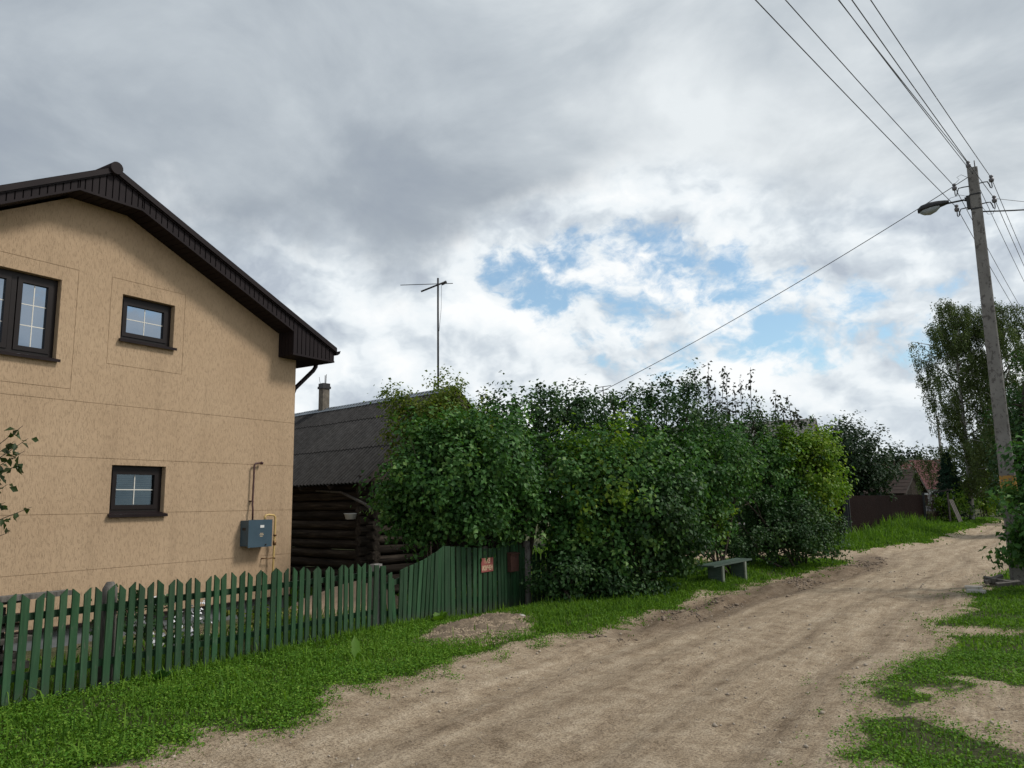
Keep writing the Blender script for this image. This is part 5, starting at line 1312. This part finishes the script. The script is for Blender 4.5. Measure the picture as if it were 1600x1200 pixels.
    # hanging birches
    def birch(label, base, top, spread, nstr, seed, wind=0.12, matn='birchleaf', zlow=1.6):
        rr_ = random.Random(seed)
        r = empty('birch_tree', (base[0], base[1], 0)); tag(r, label, 'tree', G)
        tr = MB(); lean = Vector((rr_.uniform(-.3, .3), 0, 0))
        tp = Vector((base[0], base[1], top * 0.93)) + lean
        pts = limb(tr, (base[0], base[1], -0.2), tp, 0.17, 0.03, 0.03, 10, 10)
        PP = []; NN = []
        tw = MB()
        nb = 42
        for k in range(nb):
            t = 0.11 + 0.87 * (k + rr_.uniform(0, 1)) / nb; j = min(int(t * 9), 8); o = pts[j].lerp(pts[j + 1], t * 9 - j)
            a = k * 2.4 + rr_.uniform(-.5, .5); prof = sin(min(1.0, (1.05 - t) * 1.9) * pi / 2) ** 0.75
            reach = spread * prof * rr_.uniform(0.50, 1.08)
            e = o + Vector((cos(a) * reach, sin(a) * reach, reach * rr_.uniform(0.25, 0.75)))
            mid = o.lerp(e, 0.55) + Vector((0, 0, reach * 0.14))
            tr.tube([o, mid, e], [0.055, 0.032, 0.010], 5)
            for q_ in range(nstr // nb):
                u = rr_.uniform(0.30, 1.0); st = (o.lerp(mid, u / 0.55) if u < 0.55 else mid.lerp(e, (u - 0.55) / 0.45)) + Vector((rr_.gauss(0, .28), rr_.gauss(0, .28), rr_.gauss(0, .12)))
                drop = rr_.uniform(0.5, 2.9) * (0.55 + 0.45 * u)
                f = st + Vector((wind * drop + rr_.uniform(-.2, .2), rr_.uniform(-.2, .2), -drop))
                m2 = st.lerp(f, 0.45) + Vector((rr_.uniform(-.12, .12) + 0.1 * wind, rr_.uniform(-.1, .1), 0.06))
                for i in range(int(46 * (0.4 + drop))):
                    w_ = rr_.uniform(0, 1); p = st.lerp(m2, w_ * 2) if w_ < .5 else m2.lerp(f, w_ * 2 - 1)
                    v = Vector((rr_.gauss(0, 1), rr_.gauss(0, 1), rr_.gauss(0, .6))).normalized()
                    p = p + v * abs(rr_.gauss(0, 0.08 + 0.10 * (1 - w_)))
                    if p.z < zlow: continue
                    PP.append(p); NN.append(v)
        tr.build('trunk', M['birch_bark'], r)
        leaves(np.array(PP), np.array(NN), 0.125, matn, 'crown', r, 0.55, droop=1.6)
    birch('tall weeping birch behind the fence left of the concrete pole', at(1513, 49), 15.2, 3.6, 680, 61)
    birch('weeping birch behind the concrete pole right of the road', at(1578, 47), 14.9, 3.5, 600, 62, 0.22)
    # mixed trees and shrubs at the right, behind the pole
    shrub('lime_tree', 'dark broad tree at the right edge behind the concrete pole', 'tree', at(1612, 33),
          [lob(1600, 690, 33, 44, 80), lob(1620, 620, 33, 48, 60), lob(1585, 740, 33, 34, 50), lob(1640, 720, 33, 60, 90)], 14000, 0.14, 'lilac_dark', 2, G, tuft=0.35, seed=63, stem_r=0.16, thr=0.40)
    shrub('roadside_shrub', 'pale green willow-like shrub left of the road end', 'shrub', at(1532, 56),
          [lob(1532, 768, 56, 22, 34), lob(1515, 780, 56, 16, 22), lob(1550, 778, 56, 18, 28)], 3600, 0.18, 'light', 4, G, tuft=0.4, seed=65)
    shrub('roadside_shrub', 'yellowish shrub just left of the pole at the road end', 'shrub', at(1562, 62),
          [lob(1562, 775, 62, 20, 34), lob(1578, 768, 62, 16, 40)], 2600, 0.2, 'lime', 4, G, tuft=0.4, seed=66)
    shrub('roadside_shrub', 'weedy bush against the dark end of the steel fence', 'shrub', at(1478, 47.5),
          [lob(1478, 792, 47.5, 20, 16), lob(1495, 790, 47.5, 12, 16)], 1500, 0.14, 'light', 4, G, tuft=0.3, seed=67)
    shrub('lime_tree', 'bushy dark tree closing the road end behind the birches', 'tree', at(1548, 85),
          [lob(1545, 720, 85, 50, 40), lob(1590, 700, 85, 50, 60), lob(1510, 745, 85, 30, 26)], 5200, 0.34, 'lilac_dark', 2, G, tuft=0.9, seed=68, stem_r=0.2)
    # foreground bush right of the pole
    shrub('maple_bush', 'leafy bush at the right edge overlapping the concrete pole', 'shrub', at(1632, 13.3),
          [lob(1622, 800, 13.2, 38, 50), lob(1620, 764, 13.0, 20, 20), lob(1602, 815, 13.0, 26, 30), lob(1608, 850, 13.0, 26, 34), lob(1640, 760, 13.4, 50, 60), lob(1640, 850, 13.2, 56, 60), lob(1585, 812, 12.9, 14, 18), lob(1566, 850, 12.9, 9, 7)], 5200, 0.10, 'lilac', 5, G, seed=71, thr=0.38)
    # second small aerial above the hedge
    o = Vector((0, 0, EYE)) + (FWD + CR * ((942 - 800) / 1200.0) - CU * ((604 - 600) / 1200.0)) * 26
    an = empty('television_aerial', (o.x, o.y, 3)); tag(an, 'small distant television aerial just above the middle of the hedge', 'aerial')
    MB().tube([(o.x + 0.08, o.y, 2.5), (o.x, o.y, o.z)], 0.018, 6).build('mast', M['iron'], an)
    for dz, w in ((0, 0.28), (-0.12, 0.2)): MB().tube([(o.x - w * CR.x, o.y - w * CR.y, o.z + dz - 0.04), (o.x + w * CR.x, o.y + w * CR.y, o.z + dz + 0.03)], 0.012, 5).build('element', M['iron'], an)
build_far()

# ------------------------------------------------------------------ pear branch at the left edge
def build_pear():
    b = Vector((-7.75, 2.55, 0))
    r = empty('pear_tree', b); tag(r, 'young pear tree at the left edge with branches before the beige wall', 'tree')
    st = MB(); PP = []; NN = []
    limb(st, b - Vector((0, 0, 0.2)), b + Vector((0.02, 0.05, 2.9)), 0.04, 0.012, 0.03, 8, 8)
    def pt(px, py, d): return Vector((0, 0, EYE)) + (FWD + CR * ((px - 800) / 1200.0) - CU * ((py - 600) / 1200.0)) * d
    for (z, tips) in ((1.45, [(36, 665), (44, 685), (22, 690)]), (1.5, [(38, 705), (12, 720), (30, 725)]), (1.3, [(12, 757)]), (1.25, [(50, 792), (8, 785)]), (1.15, [(14, 832)]), (2.0, [(-20, 640)])):
        for tx, ty in tips:
            q = pt(tx, ty, 6.15); o = b + Vector((0, 0, z))
            m_ = o.lerp(q, 0.55) + Vector((0, 0, -0.03)); 
            st.tube([o, m_, q], [0.010, 0.006, 0.002], 5)
            for i in range(40):
                t = random.uniform(0.12, 1.0) if ty < 740 else random.uniform(0.35, 1.0); p = m_.lerp(q, (t - .5) * 2) if t > .5 else o.lerp(m_, t * 2)
                v = Vector((random.gauss(0, 1), random.gauss(0, 1), random.gauss(-0.2, .6))).normalized(); PP.append(p + v * random.uniform(0, 0.035)); NN.append(v)
    st.build('trunk', M['bark'], r)
    leaves(np.array(PP), np.array(NN), 0.075, 'pear', 'crown', r, 0.60, 0.5)
build_pear()

# ------------------------------------------------------------------ small things on the ground
def dome(name, c, rx, ry, h, mat, n=26, rough=0.25, seed=0.0, rz=0.0):
    u = np.linspace(-1, 1, n); X, Y = np.meshgrid(u, u); R = np.hypot(X, Y)
    Z = np.clip(1 - R ** 2, -0.1, 1) ** 1.0
    Z = np.where(R < 1, np.clip(1 - R, 0, 1) ** 0.8, 0) * h
    px = c[0] + X * rx * cos(rz) - Y * ry * sin(rz); py = c[1] + X * rx * sin(rz) + Y * ry * cos(rz)
    Z = Z * (1 + rough * (fbm(px * 5, py * 5, seed, 4) - 0.5) * 2) + gz(px, py) - np.where(R >= 0.97, 0.06, 0.0)
    V = np.stack([px.ravel(), py.ravel(), Z.ravel()], 1); idx = np.arange(n * n).reshape(n, n)
    q = np.stack([idx[:-1, :-1].ravel(), idx[:-1, 1:].ravel(), idx[1:, 1:].ravel(), idx[1:, :-1].ravel()], 1)
    return V, q
def chips(c, rx, ry, h, n, size, mat, name, parent, rz=0.0):
    r = np.sqrt(rng.uniform(0, 1.15, n)); a = rng.uniform(0, 2 * pi, n); X = r * np.cos(a); Y = r * np.sin(a)
    px = c[0] + X * rx * cos(rz) - Y * ry * sin(rz); py = c[1] + X * rx * sin(rz) + Y * ry * cos(rz)
    pz = np.where(r < 1, np.clip(1 - r, 0, 1) ** 0.8 * h, 0) + gz(px, py) + 0.006
    V = []; T = []
    s = size * rng.uniform(0.4, 1.3, n)
    d1 = rng.normal(0, 1, (n, 3)) * [1, 1, .35]; d1 /= np.linalg.norm(d1, axis=1)[:, None]
    d2 = np.cross(d1, rng.normal(0, .4, (n, 3)) + [0, 0, 1]); d2 /= np.linalg.norm(d2, axis=1)[:, None]
    d3 = np.cross(d1, d2)
    P = np.stack([px, py, pz], 1); s = s[:, None]
    cs = [P + d1 * s, P + d2 * s * .45, P - d1 * s, P - d2 * s * .45, P + d3 * s * .3, P - d3 * s * .3]
    V = np.stack(cs, 1).reshape(-1, 3); b = np.arange(n)[:, None] * 6
    T = np.concatenate([b + np.array([[i, (i + 1) % 4, 4]]) for i in range(4)] + [b + np.array([[(i + 1) % 4, i, 5]]) for i in range(4)], 1).reshape(-1, 3)
    off = np.array(base_of(parent)) if parent is not None else np.zeros(3)
    return link_mesh(name, np_mesh(name, V - off, T, M[mat]), parent)
def build_ground_things():
    c = (-6.05, 8.75); z = gz1(*c)
    r = empty('chip_heap', (c[0], c[1], z)); tag(r, 'low heap of brown soil and wood chips on the grass before the gate', 'heap')
    V, q = dome('heap', c, 0.74, 1.4, 0.12, 'heap', 70, 1.2, rz=0.25)
    link_mesh('heap', np_mesh('heap', V - np.array(base_of(r)), q, M['heap'], smooth=True), r)
    o = chips(c, 0.72, 1.35, 0.10, 9000, 0.036, 'chip', 'wood_chips', r, 0.25); o['kind'] = 'stuff'
    # stones on the heap
    def stone(name, label, p, s, mat, seed, sc=(1, 1, .7), cat='stone'):
        rr = random.Random(seed); bm = bmesh.new(); bmesh.ops.create_icosphere(bm, subdivisions=2, radius=s)
        for v in bm.verts: v.co = Vector((v.co.x * sc[0], v.co.y * sc[1], v.co.z * sc[2])) * (1 + rr.uniform(-.16, .16))
        me = bpy.data.meshes.new(name); bm.to_mesh(me); bm.free(); me.materials.append(M[mat]); o = link_mesh(name, me, None, p, (0, 0, rr.uniform(0, 3))); tag(o, label, cat)
    stone('stone', 'pale stone on the far edge of the chip heap', (-5.95, 9.6, 0.05), 0.065, 'stone', 1)
    # sand heap inside the yard
    s = dome('sand_heap', (-9.15, 9.6), 1.05, 1.2, 0.55, 'sand')
    tag(link_mesh('sand_heap', np_mesh('sand_heap', s[0], s[1], M['sand'], smooth=True)), 'heap of pinkish sand behind the picket fence by the house corner', 'heap')
    # burdock with big pale leaf
    def broad_plant(name, label, c, specs, mat, cat='plant'):
        z = gz1(*c); rt = empty(name, (c[0], c[1], z)); tag(rt, label, cat)
        for ang, L, W, el in specs:
            d = Vector((cos(ang), sin(ang), 0)); s_ = Vector((-sin(ang), cos(ang), 0)); mb = MB(); vs = []
            n = 7
            for i in range(n):
                t = i / (n - 1); w = W * (sin(pi * min(1, 0.12 + t * 0.9)) ** 0.8) * (1 + 0.12 * (-1) ** i); h = L * sin(el) * t - 0.12 * L * t * t; xx = L * cos(el) * t
                p = Vector((c[0], c[1], z + 0.02)) + d * xx + Vector((0, 0, h))
                vs += [p - s_ * w / 2 + Vector((0, 0, w * .15)), p, p + s_ * w / 2 + Vector((0, 0, w * .15))]
            fs = [(i * 3 + k, i * 3 + k + 1, i * 3 + 3 + k + 1, i * 3 + 3 + k) for i in range(n - 1) for k in range(2)]
            mb.add(vs, fs, True).build('leaf', M[mat], rt, fix=False)
    broad_plant('thistle_plant', 'bright green plant with one large toothed leaf in the verge grass', (-5.92, 6.25), [(2.6, 0.32, 0.10, 1.15), (-0.6, 0.2, 0.06, 0.9), (1.0, 0.2, 0.05, 0.8), (4.2, 0.18, 0.05, 0.8)], 'light')
    broad_plant('burdock_plant', 'broad-leaved burdock at the foot of the sagging gate leaf', (-7.0, 9.05), [(0.3, 0.26, 0.17, 0.9), (1.6, 0.24, 0.15, 0.8), (-1.0, 0.24, 0.16, 0.7), (2.8, 0.2, 0.13, 1.0), (0.9, 0.22, 0.14, 1.3)], 'light')
    broad_plant('burdock_plant', 'dark broad-leaved plant at the round post of the picket fence', (-7.08, 4.75), [(0.1, 0.16, 0.10, 0.8), (1.4, 0.17, 0.10, 0.6), (-1.2, 0.17, 0.10, 0.7), (0.8, 0.15, 0.09, 1.2), (2.6, 0.14, 0.09, 1.0), (-0.4, 0.15, 0.09, 1.1)], 'lilac')
    # old wood chunk and flat slabs by the pole
    rr = random.Random(4)
    ch = empty('wood_chunk', (-0.15, 17.0, 0)); tag(ch, 'grey split chunk of wood lying in grass beside the concrete pole', 'log')
    for k, (dx, dy, dz, L, w) in enumerate(((0, 0, 0.09, 0.24, 0.055), (0.03, 0.1, 0.07, 0.22, 0.05), (0.12, -0.06, 0.06, 0.18, 0.045), (-0.1, 0.04, 0.13, 0.14, 0.035))):
        MB().obox((-0.2 + dx, 17.0 + dy, dz + gz1(-.2, 17)), Vector((L, 0.05 * k, -0.04 + 0.03 * k)), Vector((-0.02, w, 0.01)), Vector((0, 0, w * 0.8))).build('split_piece', M['old_wood'], ch)
    for k, (x, y, a) in enumerate(((-0.62, 16.7, 0.2), (-0.55, 15.7, -0.3))):
        tag(MB().obox((x, y, gz1(x, y) + 0.03), Vector((0.14, 0.05 * a, 0)), Vector((-0.03 * a, 0.09, 0)), Vector((0, 0.004, 0.022))).build('flat_stone', M['stone']), ('flat grey stone on the road edge left of the wood chunk', 'flat pale stone in the grass edge nearer than the wood chunk')[k], 'stone')
    # yard plants behind the pickets
    shrub('phlox_bush', 'bush with small white flowers behind the pickets', 'bush', (-8.05, 5.45), [(-8.05, 5.3, 0.38, 0.28, 0.45, 0.36), (-8.0, 5.75, 0.3, 0.25, 0.3, 0.3), (-8.1, 4.85, 0.42, 0.22, 0.28, 0.42)], 1900, 0.05, 'lilac_dark', 5, extra=lambda rt: flowers(rt), seed=81, stem_r=0.01, tuft=0.05)
    shrub('currant_bush', 'small yellow-green currant bush behind the pickets right of the white flowers', 'bush', (-8.2, 6.9), [(-8.2, 6.75, 0.25, 0.25, 0.35, 0.28), (-8.3, 7.3, 0.2, 0.2, 0.3, 0.2)], 800, 0.05, 'lime', 4, seed=83, stem_r=0.008, tuft=0.05)
def flowers(rt):
    P, N = crown_pts([(-7.98, 5.45, 0.42, 0.26, 0.42, 0.30), (-7.95, 5.75, 0.34, 0.2, 0.25, 0.25)], 230, 1.6, 0.1, 0.3, 3.0, -9, 0.04, 8)
    leaves(P, N, 0.045, 'flower', 'blossom', rt, 0.95, 0.0)
build_ground_things()

# ------------------------------------------------------------------ grass
def blades(pts, h, w, name, mat='grass', lean=0.5, seg=2):
    n = len(pts); x, y = pts[:, 0], pts[:, 1]; z = gz(x, y) - 0.01
    h = h * (1 - 0.62 * sstep(road_dist(x, y), -0.55, -0.05))
    a = rng.uniform(0, 2 * pi, n); hh = h * rng.uniform(0.45, 1.25, n); ww = w * rng.uniform(0.6, 1.3, n)
    d = np.stack([np.cos(a), np.sin(a), np.zeros(n)], 1); s = np.stack([-np.sin(a), np.cos(a), np.zeros(n)], 1)
    ln = np.abs(rng.normal(0, lean, n))[:, None]
    B = np.stack([x, y, z], 1); hz_ = np.stack([np.zeros(n), np.zeros(n), hh], 1)
    m_ = B + hz_ * 0.6 + d * (hh[:, None] * ln * 0.35); t = B + hz_ * (1 - 0.25 * np.minimum(ln, 1.2)) + d * (hh[:, None] * ln)
    V = np.stack([B - s * ww[:, None] / 3, B + s * ww[:, None] / 3, m_ + s * ww[:, None] / 2, m_ - s * ww[:, None] / 2, t], 1).reshape(-1, 3)
    b = np.arange(n)[:, None] * 5
    T = np.concatenate([b + np.array([[0, 1, 2]]), b + np.array([[0, 2, 3]]), b + np.array([[3, 2, 4]])], 1).reshape(-1, 3)
    return V, T
def sample_grass(x0, x1, y0, y1, n, cond):
    p = np.stack([rng.uniform(x0, x1, n), rng.uniform(y0, y1, n)], 1)
    d = road_dist(p[:, 0], p[:, 1])
    pr = (1 - sstep(d, -0.30, 0.08)) ** 0.8 + 0.45 * (1 - sstep(d, 0.0, 0.7)) * (vnoise(p[:, 0] * 5, p[:, 1] * 5, 2.0) > 0.74)
    clump = 0.30 + 1.15 * sstep(fbm(p[:, 0] * 2.3, p[:, 1] * 2.3, 6.0, 3), 0.32, 0.6)
    k = rng.uniform(0, 1, n) < pr * np.clip(clump, 0, 1)
    heap = np.hypot((p[:, 0] + 6.05) / 0.5, (p[:, 1] - 8.75) / 0.95) + 0.9 * (vnoise(p[:, 0] * 4, p[:, 1] * 4, 3.0) - 0.5) < 0.95
    return p[k & cond(p) & ~heap]
def build_grass():
    zones = [
        ('verge', [(-7.5, -4.6, 1.6, 9.0, 115000, 0.062, 0.0105), (-7.3, -4.0, 9.0, 16.0, 62000, 0.095, 0.014), (-7.0, -3.2, 16.0, 24.0, 30000, 0.11, 0.022), (-7.4, -7.0, 4.5, 10, 3000, 0.13, 0.012), (-7.2, -4.7, 2.0, 16.0, 2600, 0.20, 0.012)], 0.6),
        ('right', [(-1.8, 2.8, 3.6, 10.0, 95000, 0.050, 0.0105), (-1.4, 3.4, 10.0, 18.0, 48000, 0.07, 0.016), (-0.8, 4.5, 18, 34, 22000, 0.12, 0.028)], 0.7),
        ('far', [(-6.3, -1.6, 25.5, 40.0, 36000, 0.18, 0.04), (-5.5, 0.4, 40.0, 64.0, 20000, 0.24, 0.07), (-5.6, -2.8, 30, 50, 700, 0.55, 0.03)], 0.5),
        ('yard', [(-9.6, -7.35, 1.5, 10.5, 12000, 0.20, 0.014), (-16, -7.4, 9.5, 30, 9000, 0.18, 0.04)], 0.5)]
    V = []; T = []; off = 0
    for nm, zs, ln in zones:
        for x0, x1, y0, y1, n, h, w in zs:
            cond = (lambda p: p[:, 0] > -8.9 + 0.25 * np.sin(p[:, 1] * 3)) if nm == 'yard' and x1 < -7.3 and y1 < 11 else (lambda p: np.ones(len(p), bool))
            v, t = blades(sample_grass(x0, x1, y0, y1, n, cond), h, w, 'grass', lean=ln)
            V.append(v); T.append(t + off); off += len(v)
    o = link_mesh('grass', np_mesh('grass', np.concatenate(V), np.concatenate(T), M['grass'])); tag(o, 'short green grass covering both verges of the dirt road', 'grass', kind='stuff')
    # clover-like leaflets mixed into the grass
    PP = []
    for x0, x1, y0, y1, n in ((-7.3, -4.6, 1.6, 9.0, 52000), (-1.8, 2.6, 3.8, 10.0, 46000), (-7.2, -4.0, 9, 16, 16000), (-1.4, 3, 10, 17, 15000)):
        PP.append(sample_grass(x0, x1, y0, y1, n, lambda p: np.ones(len(p), bool)))
    p = np.concatenate(PP); n = len(p)
    zz = gz(p[:, 0], p[:, 1]) + np.where(p[:, 0] < -3, rng.uniform(0.01, 0.07, n), rng.uniform(0.005, 0.045, n))
    P = np.stack([p[:, 0], p[:, 1], zz], 1); N = np.tile(np.array([[0, 0, 1.0]]), (n, 1))
    o = leaves(P, N, 0.023, 'clover', 'clover', None, 0.8, 0.0, 0.5); tag(o, 'small rounded clover and weed leaves among the grass', 'weeds', kind='stuff')
    # pebbles and clods on the road
    n = 4200
    p = np.stack([rng.uniform(-6.2, 0.8, n), 2.2 + 20 * rng.uniform(0, 1, n) ** 1.6], 1)
    d = road_dist(p[:, 0], p[:, 1]); k = (d > -0.15) & (fbm(p[:, 0] * 1.5, p[:, 1] * 0.6, 12.0, 3) > 0.44); p = p[k]; n = len(p)
    z = gz(p[:, 0], p[:, 1]); s = 0.0075 * rng.lognormal(0, 0.55, n); s = np.minimum(s, 0.03)
    v = rng.normal(0, 1, (n, 6, 3)) * 0.18 + np.array([[1, 0, 0], [0, 1, 0], [-1, 0, 0], [0, -1, 0], [0, 0, .7], [0, 0, -.7]])
    V = (np.stack([p[:, 0], p[:, 1], z + s * 0.3], 1)[:, None, :] + v * s[:, None, None]).reshape(-1, 3); b = np.arange(n)[:, None] * 6
    T = np.concatenate([b + np.array([[i, (i + 1) % 4, 4]]) for i in range(4)] + [b + np.array([[(i + 1) % 4, i, 5]]) for i in range(4)], 1).reshape(-1, 3)
    def lumps(p, s, seed):
        n = len(p); z = gz(p[:, 0], p[:, 1])
        v = rng.normal(0, 1, (n, 6, 3)) * 0.22 + np.array([[1, 0, 0], [0, 1, 0], [-1, 0, 0], [0, -1, 0], [0, 0, .6], [0, 0, -.6]])
        V = (np.stack([p[:, 0], p[:, 1], z + s * 0.25], 1)[:, None, :] + v * s[:, None, None]).reshape(-1, 3); b = np.arange(n)[:, None] * 6
        T = np.concatenate([b + np.array([[i, (i + 1) % 4, 4]]) for i in range(4)] + [b + np.array([[(i + 1) % 4, i, 5]]) for i in range(4)], 1).reshape(-1, 3)
        return V, T
    n = 3600; yy = rng.uniform(9.0, 25, n); xl = np.interp(yy, LX[:, 1], LX[:, 0]); xr = np.interp(yy, RX[:, 1], RX[:, 0]); u = rng.normal(0.12, 0.05, n)
    q = np.stack([xl + u * (xr - xl), yy], 1); q = q[(fbm(q[:, 0] * 2, q[:, 1] * 0.9, 21.0, 3) > 0.47) & (road_dist(q[:, 0], q[:, 1]) > -0.1)]
    V2, T2 = lumps(q, np.minimum(0.013 * rng.lognormal(0, 0.5, len(q)), 0.040), 1)
    tag(link_mesh('clods', np_mesh('clods', V2, T2, M['clod'])), 'dark clods of churned soil along the left shoulder of the road', 'clods', kind='stuff')
    tag(link_mesh('pebbles', np_mesh('pebbles', V, T, M['pebble'])), 'small clods and pebbles scattered over the dirt road', 'pebbles', kind='stuff')
build_grass()
